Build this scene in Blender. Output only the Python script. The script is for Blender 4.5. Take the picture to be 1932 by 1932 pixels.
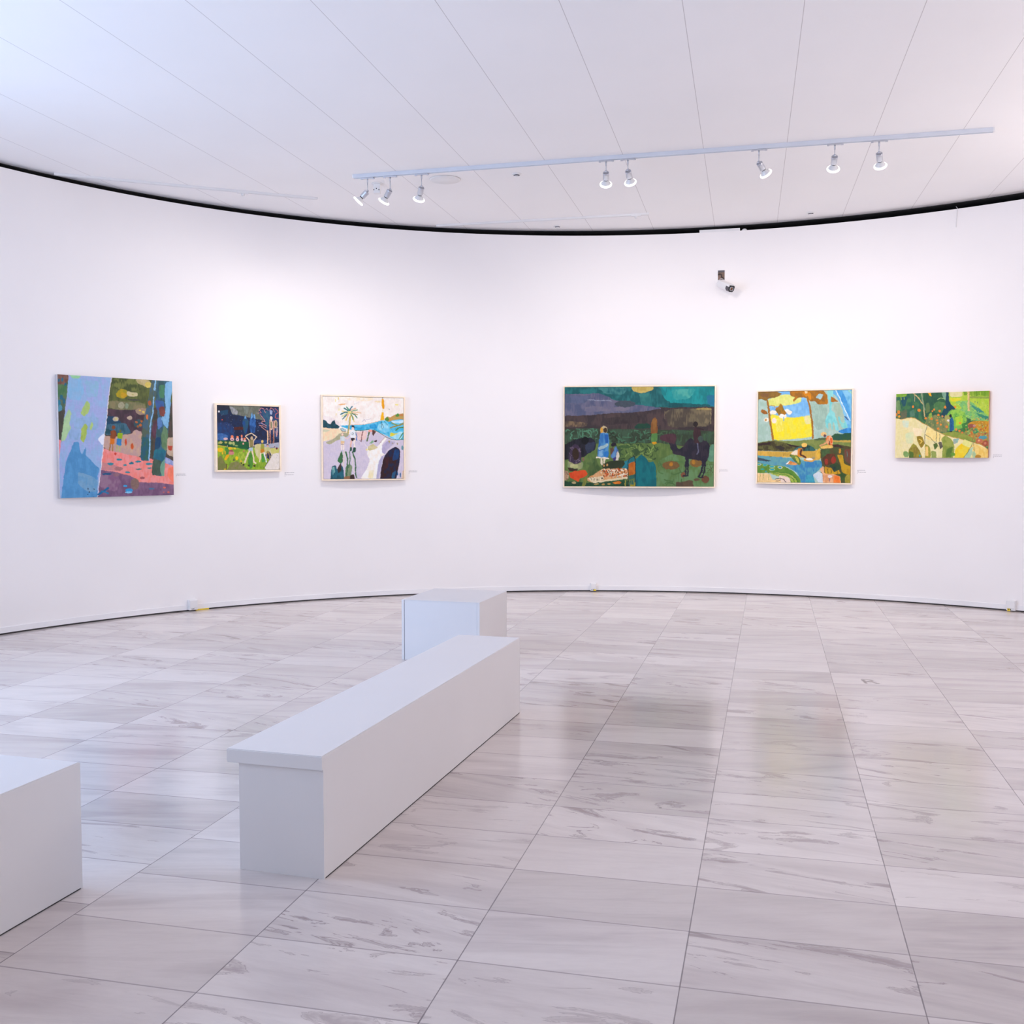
import bpy, bmesh, math, random
import numpy as np
from mathutils import Vector, Matrix

for o in list(bpy.data.objects):
    bpy.data.objects.remove(o)
SC = bpy.context.scene
COL = SC.collection

# ------------------------------------------------------------------ camera
cam_data = bpy.data.cameras.new('camera')
cam_data.sensor_width = 36.0
cam_data.lens = 1972.0 / 1932.0 * 36.0
cam_data.clip_start = 0.05
cam = bpy.data.objects.new('camera', cam_data)
COL.objects.link(cam)
cam.location = (0, 0, 1.5)
cam.rotation_euler = (math.pi / 2 - 0.05087, 0, 0)
SC.camera = cam

# ------------------------------------------------------------------ world, lights, exposure
SC.view_settings.view_transform = 'Standard'
SC.view_settings.look = 'None'
SC.view_settings.gamma = 1.0
SC.view_settings.use_curve_mapping = False
SC.view_settings.exposure = -0.36
SC.cycles.max_bounces = 14
SC.cycles.diffuse_bounces = 10
SC.cycles.sample_clamp_indirect = 6.0

world = bpy.data.worlds.new('sky')
SC.world = world
world.use_nodes = True
wbg = world.node_tree.nodes['Background']
wbg.inputs['Color'].default_value = (0.72, 0.84, 1.0, 1)
wbg.inputs['Strength'].default_value = 0.9

CX, CY, RAD = 0.868, 5.681, 6.108            # plan of the round gallery
def ring(phi, r):                            # phi in degrees, clockwise from +y
    a = math.radians(phi)
    return CX + r * math.sin(a), CY + r * math.cos(a)
def wall_top(x): return 3.978 + 0.0055 * x
def ceil_z(x): return 4.045 + 0.0085 * x

def area_light(name, loc, target, w, h, power, color):
    d = bpy.data.lights.new(name, 'AREA')
    d.shape = 'RECTANGLE'; d.size = w; d.size_y = h
    d.energy = power; d.color = color
    o = bpy.data.objects.new(name, d); COL.objects.link(o)
    o.location = loc
    o.rotation_euler = (Vector(target) - Vector(loc)).to_track_quat('-Z', 'Y').to_euler()
    return o
def spot_light(name, loc, target, power, color, cone, parent=None, blend=1.0, soft=0.05):
    d = bpy.data.lights.new(name, 'SPOT')
    d.energy = power; d.color = color; d.spot_size = math.radians(cone); d.spot_blend = blend
    d.shadow_soft_size = soft
    o = bpy.data.objects.new(name, d); COL.objects.link(o)
    o.rotation_euler = (Vector(target) - Vector(loc)).to_track_quat('-Z', 'Y').to_euler()
    if parent:
        o.parent = parent; o.location = Vector(loc) - parent.location
    else:
        o.location = loc
    return o
# added area light as daylight, outside an assumed, unseen window bay on the left
wx, wy = ring(-99, 6.5)
area_light('assumed_window_light', (wx, wy, 1.95), (CX, CY + 0.3, 1.7), 3.7, 3.0, 335, (0.46, 0.67, 1.0))
# weak fill light added in the assumed entrance behind the camera
ex, ey = ring(-172, 6.6)
area_light('entrance_fill_light', (ex, ey, 1.5), (CX, CY, 1.5), 2.6, 2.7, 2, (0.86, 0.92, 1.0))
# up-facing fill lights added out of view to brighten the ceiling, no real fittings
for phi in (66, 82, 98, 114):
    lx, ly = ring(phi, 5.5)
    area_light('ceiling_fill_light', (lx, ly, 3.05), (lx + (CX - lx) * 0.35, ly + (CY - ly) * 0.35, 4.0), 1.6, 0.25, 33, (1.0, 0.91, 0.87))
# added fill spots without fittings, bouncing warm light off the unseen wall
for phi, dz in ((70, 1.6), (92, 1.6), (116, 1.6), (140, 1.6), (162, 1.6)):
    lx, ly = ring(phi, 3.6); tx, ty = ring(phi, 6.1)
    spot_light('side_fill_beam', (lx, ly, 3.8), (tx, ty, dz), 50, (1.0, 0.91, 0.85), 110, soft=0.1)

# ------------------------------------------------------------------ helpers
def srgb(h):
    c = [int(h[i:i + 2], 16) / 255.0 for i in (0, 2, 4)]
    return tuple(v / 12.92 if v <= 0.04045 else ((v + 0.055) / 1.055) ** 2.4 for v in c)

def material(name, color, rough=0.5, metal=0.0, vary=0.03, scale=6.0, emit=0.0, spec=0.5, bump=0.0):
    m = bpy.data.materials.new(name); m.use_nodes = True
    nt = m.node_tree; b = nt.nodes['Principled BSDF']
    b.inputs['Roughness'].default_value = rough
    b.inputs['Metallic'].default_value = metal
    b.inputs['Specular IOR Level'].default_value = spec
    tc = nt.nodes.new('ShaderNodeTexCoord')
    n = nt.nodes.new('ShaderNodeTexNoise'); n.inputs['Scale'].default_value = scale
    n.inputs['Detail'].default_value = 4
    nt.links.new(tc.outputs['Object'], n.inputs['Vector'])
    r = nt.nodes.new('ShaderNodeValToRGB')
    r.color_ramp.elements[0].position = 0.3; r.color_ramp.elements[1].position = 0.7
    r.color_ramp.elements[0].color = tuple(c * (1 - vary) for c in color[:3]) + (1,)
    r.color_ramp.elements[1].color = tuple(min(1, c * (1 + vary)) for c in color[:3]) + (1,)
    nt.links.new(n.outputs['Fac'], r.inputs['Fac'])
    nt.links.new(r.outputs['Color'], b.inputs['Base Color'])
    if emit:
        b.inputs['Emission Color'].default_value = (1, 0.97, 0.93, 1)
        b.inputs['Emission Strength'].default_value = emit
    if bump:
        n2 = nt.nodes.new('ShaderNodeTexNoise'); n2.inputs['Scale'].default_value = 180
        nt.links.new(tc.outputs['Object'], n2.inputs['Vector'])
        bp = nt.nodes.new('ShaderNodeBump'); bp.inputs['Strength'].default_value = bump
        bp.inputs['Distance'].default_value = 0.002
        nt.links.new(n2.outputs['Fac'], bp.inputs['Height'])
        nt.links.new(bp.outputs['Normal'], b.inputs['Normal'])
    return m

def link_obj(name, bm, mat, parent=None, smooth=False, loc=None):
    me = bpy.data.meshes.new(name)
    bmesh.ops.recalc_face_normals(bm, faces=bm.faces)
    bm.to_mesh(me); bm.free()
    mats = mat if isinstance(mat, (list, tuple)) else [mat]
    for m in mats: me.materials.append(m)
    if smooth:
        for p in me.polygons: p.use_smooth = True
    o = bpy.data.objects.new(name, me); COL.objects.link(o)
    if parent: o.parent = parent
    if loc: o.location = loc
    return o

def thing(name, label, cat, loc=(0, 0, 0), rz=0.0, group=None):
    o = bpy.data.objects.new(name, None); COL.objects.link(o)
    o.location = loc; o.rotation_euler = (0, 0, rz); o.empty_display_size = 0.1
    o['label'] = label; o['category'] = cat
    if group: o['group'] = group
    return o
def tag(o, label, cat, group=None):
    o['label'] = label; o['category'] = cat
    if group: o['group'] = group
    return o
def structure(o, label=None):
    o['kind'] = 'structure'
    if label: o['label'] = label
    return o

def box(bm, x0, x1, y0, y1, z0, z1, bevel=0.0, seg=2, mi=0, M=None):
    r = bmesh.ops.create_cube(bm, size=1.0)
    vs = r['verts']
    for v in vs:
        v.co = Vector(((x0 + x1) / 2 + v.co.x * (x1 - x0), (y0 + y1) / 2 + v.co.y * (y1 - y0), (z0 + z1) / 2 + v.co.z * (z1 - z0)))
    fs = list({f for v in vs for f in v.link_faces})
    for f in fs: f.material_index = mi
    if M is not None: bmesh.ops.transform(bm, matrix=M, verts=vs)
    if bevel:
        es = list({e for v in vs for e in v.link_edges})
        bmesh.ops.bevel(bm, geom=es, offset=bevel, segments=seg, affect='EDGES', profile=0.5)
    return bm
def lathe(bm, prof, seg=24, M=None, mi=0):
    rings = []; new = []
    for r, z in prof:
        if r < 1e-6:
            v = bm.verts.new((0, 0, z)); rings.append([v]); new.append(v)
        else:
            vs = [bm.verts.new((r * math.cos(2 * math.pi * i / seg), r * math.sin(2 * math.pi * i / seg), z)) for i in range(seg)]
            rings.append(vs); new += vs
    for a, b in zip(rings, rings[1:]):
        if len(a) == 1 and len(b) == 1: continue
        for i in range(seg):
            j = (i + 1) % seg
            if len(a) == 1: f = bm.faces.new((a[0], b[i], b[j]))
            elif len(b) == 1: f = bm.faces.new((a[i], a[j], b[0]))
            else: f = bm.faces.new((a[i], a[j], b[j], b[i]))
            f.material_index = mi; f.smooth = True
    if M is not None: bmesh.ops.transform(bm, matrix=M, verts=new)
    return bm
def tube(bm, pts, rad, seg=8, mi=0):
    pts = [Vector(p) for p in pts]; rings = []
    for i, p in enumerate(pts):
        d = (pts[min(i + 1, len(pts) - 1)] - pts[max(i - 1, 0)]).normalized()
        q = d.to_track_quat('Z', 'Y').to_matrix()
        rings.append([bm.verts.new(p + q @ Vector((rad * math.cos(2 * math.pi * k / seg), rad * math.sin(2 * math.pi * k / seg), 0))) for k in range(seg)])
    for a, b in zip(rings, rings[1:]):
        for k in range(seg):
            f = bm.faces.new((a[k], a[(k + 1) % seg], b[(k + 1) % seg], b[k])); f.smooth = True; f.material_index = mi
    bm.faces.new(rings[0][::-1]); bm.faces.new(rings[-1])
    return bm
def arc_solid(bm, p0, p1, r0, r1, z0, z1, step=1.5, mi=0):
    """a curved wall piece between two angles; z0 and z1 may be functions of x"""
    n = max(1, int(round((p1 - p0) / step)))
    zf = lambda z, x: z(x) if callable(z) else z
    cols = []
    for i in range(n + 1):
        p = p0 + (p1 - p0) * i / n
        a = ring(p, r0); b = ring(p, r1)
        cols.append([bm.verts.new((a[0], a[1], zf(z0, a[0]))), bm.verts.new((a[0], a[1], zf(z1, a[0]))),
                     bm.verts.new((b[0], b[1], zf(z1, b[0]))), bm.verts.new((b[0], b[1], zf(z0, b[0])))])
    for i in range(n):
        A, B = cols[i], cols[i + 1]
        for k in range(4):
            f = bm.faces.new((A[k], A[(k + 1) % 4], B[(k + 1) % 4], B[k])); f.material_index = mi
            f.smooth = False
    if abs(p1 - p0) < 359.9:
        bm.faces.new(cols[0]); bm.faces.new(cols[-1][::-1])
    return bm
def smooth_by_angle(o, deg=20):
    me = o.data
    for p in me.polygons: p.use_smooth = True
    bm = bmesh.new(); bm.from_mesh(me)
    for e in bm.edges:
        if len(e.link_faces) == 2 and e.calc_face_angle(0) > math.radians(deg): e.smooth = False
        elif len(e.link_faces) != 2: e.smooth = False
    bm.to_mesh(me); bm.free()

# ------------------------------------------------------------------ floor material: marble slabs in a stack bond
TILE_YAW, TILE_OX, TILE_OY, TILE_W, TILE_D = -0.24188, -0.8906, 4.0076, 0.6592, 0.3591
def marble():
    m = bpy.data.materials.new('marble_slabs'); m.use_nodes = True
    nt = m.node_tree; b = nt.nodes['Principled BSDF']
    N = nt.nodes.new; L = nt.links.new
    def math_(op, a, c=None, d=None):
        n = N('ShaderNodeMath'); n.operation = op
        for k, v in enumerate((a, c, d)):
            if v is None: continue
            if isinstance(v, (int, float)): n.inputs[k].default_value = v
            else: L(v, n.inputs[k])
        return n.outputs[0]
    geo = N('ShaderNodeNewGeometry'); sep = N('ShaderNodeSeparateXYZ'); L(geo.outputs['Position'], sep.inputs[0])
    x, y = sep.outputs[0], sep.outputs[1]
    c, s = math.cos(TILE_YAW), math.sin(TILE_YAW)
    u = math_('DIVIDE', math_('SUBTRACT', math_('ADD', math_('MULTIPLY', x, c), math_('MULTIPLY', y, s)), TILE_OX), TILE_W)
    v = math_('DIVIDE', math_('SUBTRACT', math_('SUBTRACT', math_('MULTIPLY', y, c), math_('MULTIPLY', x, s)), TILE_OY), TILE_D)
    ci = math_('FLOOR', u)
    v = math_('SUBTRACT', v, math_('MULTIPLY', math_('LESS_THAN', ci, -2.5), 0.22))
    ri = math_('FLOOR', v)
    fu = math_('SUBTRACT', u, ci); fv = math_('SUBTRACT', v, ri)
    du = math_('MULTIPLY', math_('MINIMUM', fu, math_('SUBTRACT', 1.0, fu)), TILE_W)
    dv = math_('MULTIPLY', math_('MINIMUM', fv, math_('SUBTRACT', 1.0, fv)), TILE_D)
    idv = N('ShaderNodeCombineXYZ'); L(ci, idv.inputs[0]); L(ri, idv.inputs[1])
    wn = N('ShaderNodeTexWhiteNoise'); wn.noise_dimensions = '2D'; L(idv.outputs[0], wn.inputs['Vector'])
    sepc = N('ShaderNodeSeparateColor'); L(wn.outputs['Color'], sepc.inputs[0])
    r1, r2, r3 = sepc.outputs
    # vein space: stretched along the slab, a little tilted and offset from slab to slab
    lx = math_('MULTIPLY', fu, TILE_W); ly = math_('MULTIPLY', fv, TILE_D)
    tilt = math_('MULTIPLY', math_('SUBTRACT', r3, 0.5), 0.55)
    ly = math_('ADD', ly, math_('MULTIPLY', lx, tilt))
    def vspace(sx, sy):
        k = N('ShaderNodeCombineXYZ')
        L(math_('ADD', math_('MULTIPLY', lx, sx), math_('MULTIPLY', r1, 37.0)), k.inputs[0])
        L(math_('ADD', math_('MULTIPLY', ly, sy), math_('MULTIPLY', r2, 53.0)), k.inputs[1])
        L(math_('MULTIPLY', r3, 29.0), k.inputs[2])
        return k.outputs[0]
    def noise(vec, scale, detail=5, dist=0.0, rough=0.55):
        n = N('ShaderNodeTexNoise'); L(vec, n.inputs['Vector'])
        n.inputs['Scale'].default_value = scale; n.inputs['Detail'].default_value = detail
        n.inputs['Distortion'].default_value = dist; n.inputs['Roughness'].default_value = rough
        return n.outputs['Fac']
    def ramp(fac, stops):
        r = N('ShaderNodeValToRGB'); L(fac, r.inputs['Fac'])
        e = r.color_ramp.elements
        while len(e) < len(stops): e.new(0.5)
        for k, (p, col) in enumerate(stops):
            e[k].position = p; e[k].color = tuple(col) + (1,)
        return r.outputs['Color']
    def mix(kind, fac, a, c2):
        n = N('ShaderNodeMix'); n.data_type = 'RGBA'; n.blend_type = kind
        if isinstance(fac, (int, float)): n.inputs[0].default_value = fac
        else: L(fac, n.inputs[0])
        for k, vv in ((6, a), (7, c2)):
            if isinstance(vv, tuple): n.inputs[k].default_value = vv + (1,)
            else: L(vv, n.inputs[k])
        return n.outputs[2]
    broad = noise(vspace(1.1, 4.6), 1.0, 3, 0.9, 0.5)
    streak = noise(vspace(1.3, 13.0), 1.0, 4, 0.6, 0.55)
    wisp = noise(vspace(1.7, 6.0), 1.0, 5, 2.0, 0.58)
    fine = noise(vspace(14.0, 60.0), 1.0, 3, 0.5, 0.6)
    # slab to slab tone, then soft bands inside the slab
    col = ramp(r1, [(0.0, (0.595, 0.532, 0.51)), (0.45, (0.67, 0.605, 0.582)), (1.0, (0.75, 0.685, 0.66))])
    col = mix('MULTIPLY', 0.9, col, ramp(broad, [(0.30, (0.80, 0.775, 0.785)), (0.52, (0.97, 0.965, 0.965)), (0.75, (1.0, 1.0, 1.0))]))
    col = mix('MULTIPLY', math_('ADD', 0.25, math_('MULTIPLY', r2, 0.55)), col, ramp(streak, [(0.34, (0.82, 0.80, 0.81)), (0.50, (0.97, 0.965, 0.965)), (0.7, (1.0, 1.0, 1.0))]))
    # grey wisps and thin veins, stronger on some slabs than on others
    band = math_('MULTIPLY', math_('GREATER_THAN', r3, 0.35), r3)
    w1 = N('ShaderNodeMapRange'); w1.interpolation_type = 'SMOOTHSTEP'; L(wisp, w1.inputs[0])
    w1.inputs[1].default_value = 0.56; w1.inputs[2].default_value = 0.68
    col = mix('MULTIPLY', math_('MULTIPLY', math_('MULTIPLY', w1.outputs[0], band), 0.9), col, (0.50, 0.44, 0.455))
    vein = math_('ABSOLUTE', math_('SUBTRACT', wisp, 0.60))
    col = mix('MULTIPLY', math_('MULTIPLY', math_('MULTIPLY', math_('LESS_THAN', vein, 0.007), band), 0.55), col, (0.42, 0.36, 0.38))
    col = mix('MULTIPLY', 0.35, col, ramp(fine, [(0.35, (0.90, 0.885, 0.89)), (0.6, (1.0, 1.0, 1.0))]))
    cloud = wisp
    # joints: wide along the columns, hairline across
    wj = noise(geo.outputs['Position'], 9.0, 3)
    j1 = math_('LESS_THAN', du, math_('ADD', 0.0008, math_('MULTIPLY', wj, 0.0022)))
    j2 = math_('LESS_THAN', dv, 0.0030)
    col = mix('MIX', math_('MULTIPLY', j2, 0.60), col, (0.22, 0.185, 0.19))
    col = mix('MIX', math_('MULTIPLY', j1, 0.80), col, (0.16, 0.13, 0.14))
    # scuffs and specks of dirt
    sp = N('ShaderNodeTexVoronoi'); sp.inputs['Scale'].default_value = 2.1; L(geo.outputs['Position'], sp.inputs['Vector'])
    col = mix('MIX', math_('MULTIPLY', math_('LESS_THAN', sp.outputs['Distance'], 0.016), 0.7), col, (0.13, 0.11, 0.11))
    L(col, b.inputs['Base Color'])
    rr = N('ShaderNodeMapRange'); L(cloud, rr.inputs[0]); rr.inputs[3].default_value = 0.12; rr.inputs[4].default_value = 0.21
    L(rr.outputs[0], b.inputs['Roughness'])
    b.inputs['Specular IOR Level'].default_value = 0.5
    return m
M_FLOOR = marble()

def ceiling_material():
    m = material('ceiling_boards', (0.91, 0.895, 0.895), 0.75, vary=0.012, scale=1.2)
    nt = m.node_tree; b = nt.nodes['Principled BSDF']; N = nt.nodes.new; L = nt.links.new
    src = b.inputs['Base Color'].links[0].from_socket
    geo = N('ShaderNodeNewGeometry'); sep = N('ShaderNodeSeparateXYZ'); L(geo.outputs['Position'], sep.inputs[0])
    a = math.radians(12.7)
    def math_(op, p, q):
        n = N('ShaderNodeMath'); n.operation = op
        for k, v in enumerate((p, q)):
            if isinstance(v, (int, float)): n.inputs[k].default_value = v
            else: L(v, n.inputs[k])
        return n.outputs[0]
    t = math_('SUBTRACT', math_('MULTIPLY', sep.outputs[0], math.cos(a)), math_('MULTIPLY', sep.outputs[1], math.sin(a)))
    t = math_('DIVIDE', math_('ADD', t, 2.39 + 6.68), 0.668)
    f = math_('FRACT', t, 0.0)
    d = math_('MINIMUM', f, math_('SUBTRACT', 1.0, f))
    j = math_('LESS_THAN', d, 0.0032)
    mx = N('ShaderNodeMix'); mx.data_type = 'RGBA'
    L(math_('MULTIPLY', j, 0.6), mx.inputs[0]); L(src, mx.inputs[6]); mx.inputs[7].default_value = (0.38, 0.34, 0.34, 1)
    L(mx.outputs[2], b.inputs['Base Color'])
    return m
M_CEIL = ceiling_material()
M_WALL = material('wall_paint', (0.892, 0.863, 0.856), 0.7, vary=0.008, scale=1.5, spec=0.3, bump=0.03)
M_SKIRT = material('skirting_paint', (0.86, 0.845, 0.85), 0.45, vary=0.01)
M_GAP_SHADE = material('gap_shade', (0.05, 0.045, 0.045), 0.9, vary=0.3, scale=3)  # dark colour standing in for shade under the skirting and benches
M_CEIL_SHADE = material('ceiling_gap_shade', (0.03, 0.028, 0.028), 0.95, vary=0.3, scale=2)  # near-black colour standing in for shade above the wall head
M_PLINTH = material('plinth_paint', (0.745, 0.727, 0.737), 0.5, vary=0.008, scale=3, spec=0.35, bump=0.02)
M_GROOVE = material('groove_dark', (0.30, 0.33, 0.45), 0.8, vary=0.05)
M_WHITE = material('white_plastic', (0.80, 0.79, 0.79), 0.4, vary=0.015, scale=12)
M_METAL = material('silver_lamp_metal', (0.56, 0.57, 0.62), 0.35, metal=0.55, vary=0.03)
M_RAIL = material('rail_aluminium', (0.66, 0.69, 0.75), 0.45, metal=0.15, vary=0.02)
M_BLACK = material('black_plastic', (0.018, 0.017, 0.02), 0.35, vary=0.2)
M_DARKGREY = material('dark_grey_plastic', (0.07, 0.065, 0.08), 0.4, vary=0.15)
M_BROWN = material('brown_lens', (0.16, 0.065, 0.03), 0.15, vary=0.3, scale=40)
M_GREY = material('grey_ink', (0.50, 0.48, 0.49), 0.7, vary=0.05)
M_WOOD = material('pale_wood', srgb('fae6cc'), 0.5, vary=0.06, scale=20)
M_YELLOW = material('yellow_tape', (0.80, 0.58, 0.03), 0.5, vary=0.08)
M_BOXWOOD = material('recess_brown', (0.20, 0.13, 0.10), 0.85, vary=0.5, scale=28)
M_BULB = material('bulb_glass', (0.66, 0.66, 0.67), 0.10, vary=0.02, emit=0.06)
M_GLOW = material('bulb_rim_glow', (1, 1, 1), 0.3, vary=0.0, emit=3.5)

# ------------------------------------------------------------------ room shell
bm = bmesh.new()
bmesh.ops.create_circle(bm, cap_ends=True, radius=9.5, segments=96, matrix=Matrix.Translation((CX, CY, 0)))
ext = bmesh.ops.extrude_face_region(bm, geom=list(bm.faces))
for v in ext['geom']:
    if isinstance(v, bmesh.types.BMVert): v.co.z = -0.1
structure(link_obj('floor', bm, M_FLOOR))
bm = bmesh.new()
bmesh.ops.create_circle(bm, cap_ends=True, radius=6.85, segments=160, matrix=Matrix.Translation((CX, CY, 0)))
for v in bm.verts: v.co.z = ceil_z(v.co.x)
ext = bmesh.ops.extrude_face_region(bm, geom=list(bm.faces))
for v in ext['geom']:
    if isinstance(v, bmesh.types.BMVert): v.co.z += 0.1
structure(link_obj('ceiling', bm, M_CEIL))

R_OUT = RAD + 0.12
bm = bmesh.new(); arc_solid(bm, -80, 172, RAD, R_OUT, 0.012, wall_top, 1.0)
w = link_obj('wall_back', bm, M_WALL); smooth_by_angle(w); structure(w)
bm = bmesh.new(); arc_solid(bm, -118, -80, RAD, R_OUT, 3.5, wall_top, 1.0)  # lintel over the opening left for the assumed window
arc_solid(bm, -118, -80, RAD, R_OUT, 0.012, 0.35, 1.0)
arc_solid(bm, -156, -118, RAD, R_OUT, 0.012, wall_top, 1.0)
w = link_obj('wall_left', bm, M_WALL); smooth_by_angle(w); structure(w)
bm = bmesh.new(); arc_solid(bm, -188, -156, RAD, R_OUT, 2.9, wall_top, 1.0)  # lintel over the assumed entrance, an unseen opening added behind the camera
w = link_obj('wall_front', bm, M_WALL); smooth_by_angle(w); structure(w)
# assumed window bay, out of view, added in the left wall for the daylight
bm = bmesh.new()
arc_solid(bm, -118, -80, RAD + 0.03, RAD + 0.09, 0.35, 0.41, 1.0)
arc_solid(bm, -118, -80, RAD + 0.03, RAD + 0.09, 3.44, 3.5, 1.0)
for p in (-118, -108.5, -99, -89.5, -80.6):
    arc_solid(bm, p, p + 0.6, RAD + 0.03, RAD + 0.09, 0.41, 3.44, 0.3)
structure(link_obj('assumed_window_1', bm, M_WHITE))
# skirting, with a dark strip painted as the shade in the gap below
bm = bmesh.new(); arc_solid(bm, -80, 172, RAD - 0.010, RAD, 0.014, 0.062, 1.0)
w = link_obj('baseboard_back', bm, M_SKIRT); smooth_by_angle(w); structure(w)
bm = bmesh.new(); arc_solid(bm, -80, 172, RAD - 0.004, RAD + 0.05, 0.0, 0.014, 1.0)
w = link_obj('skirting_shade', bm, M_GAP_SHADE); smooth_by_angle(w); structure(w)
# dark enclosure added behind the wall head, painting the gap's shade black
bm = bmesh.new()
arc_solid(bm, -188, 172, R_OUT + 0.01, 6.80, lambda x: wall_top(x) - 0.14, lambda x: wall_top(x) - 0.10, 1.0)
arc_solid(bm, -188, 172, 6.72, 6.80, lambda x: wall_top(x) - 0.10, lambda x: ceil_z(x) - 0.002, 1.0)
arc_solid(bm, -188, 172, RAD + 0.075, 6.73, lambda x: ceil_z(x) - 0.006, lambda x: ceil_z(x) - 0.001, 1.0)  # dark lid over the ceiling boards, in place of their shade beyond the wall
structure(link_obj('wall_head_shade', bm, M_CEIL_SHADE))

# ------------------------------------------------------------------ plinths
def bench(label, corner, yaw, width, length, height, slab):
    """origin: the near right corner on the floor; local y runs along the bench, -x across it"""
    t = thing('display_bench', label, 'bench', (corner[0], corner[1], 0), -yaw)
    bm = bmesh.new(); box(bm, -width + 0.045, 0, 0.010, length, 0.0, height - slab)
    link_obj('base', bm, M_PLINTH, t)
    bm = bmesh.new(); box(bm, -width, 0, 0, length, height - slab, height)
    es = [e for e in bm.edges if all(v.co.z > height - 1e-4 for v in e.verts) or (e.verts[0].co.x < -width + 1e-4 and e.verts[1].co.x < -width + 1e-4)]
    bmesh.ops.bevel(bm, geom=es, offset=0.003, segments=2, affect='EDGES')
    link_obj('top_panel', bm, M_PLINTH, t)
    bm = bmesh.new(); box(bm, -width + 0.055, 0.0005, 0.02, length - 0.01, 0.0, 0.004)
    link_obj('base_shadow_strip', bm, M_GAP_SHADE, t)
    return t
YAW = math.atan2(0.047 + 0.673, 6.117 - 3.650)
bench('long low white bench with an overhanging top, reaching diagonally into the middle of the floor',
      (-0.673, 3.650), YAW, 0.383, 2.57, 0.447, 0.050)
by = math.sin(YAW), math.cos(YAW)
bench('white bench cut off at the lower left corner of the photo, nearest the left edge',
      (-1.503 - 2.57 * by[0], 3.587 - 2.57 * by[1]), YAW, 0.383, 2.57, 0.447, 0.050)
# cube plinth behind the long bench
P = [Vector((-0.824, 7.751)), Vector((-0.236, 7.581)), Vector((-0.098, 8.264)), Vector((-0.709, 8.379))]
yawc = math.atan2(P[1].y - P[0].y, P[1].x - P[0].x)
wc = (P[1] - P[0]).length; dc = (P[2] - P[1]).length
t = thing('display_plinth', 'squat white cube plinth standing behind the far end of the long bench', 'plinth', (P[0].x, P[0].y, 0), yawc)
hc = 0.452
bm = bmesh.new(); box(bm, 0.0, 0.020, 0, dc, 0, hc - 0.004, 0.0012); link_obj('side_panel', bm, M_PLINTH, t)
bm = bmesh.new(); box(bm, wc - 0.020, wc, 0, dc, 0, hc - 0.004, 0.0012); link_obj('side_panel', bm, M_PLINTH, t)
bm = bmesh.new(); box(bm, 0.0235, wc - 0.0215, 0.003, dc - 0.002, 0, hc - 0.004, 0.001); link_obj('body', bm, M_PLINTH, t)
bm = bmesh.new(); box(bm, 0.0, wc, 0.0, dc, hc - 0.004, hc, 0.0012); link_obj('top_panel', bm, M_PLINTH, t)
bm = bmesh.new(); box(bm, 0.0205, 0.0230, 0.006, dc - 0.01, 0, hc - 0.03); link_obj('groove', bm, M_GROOVE, t)

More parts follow.
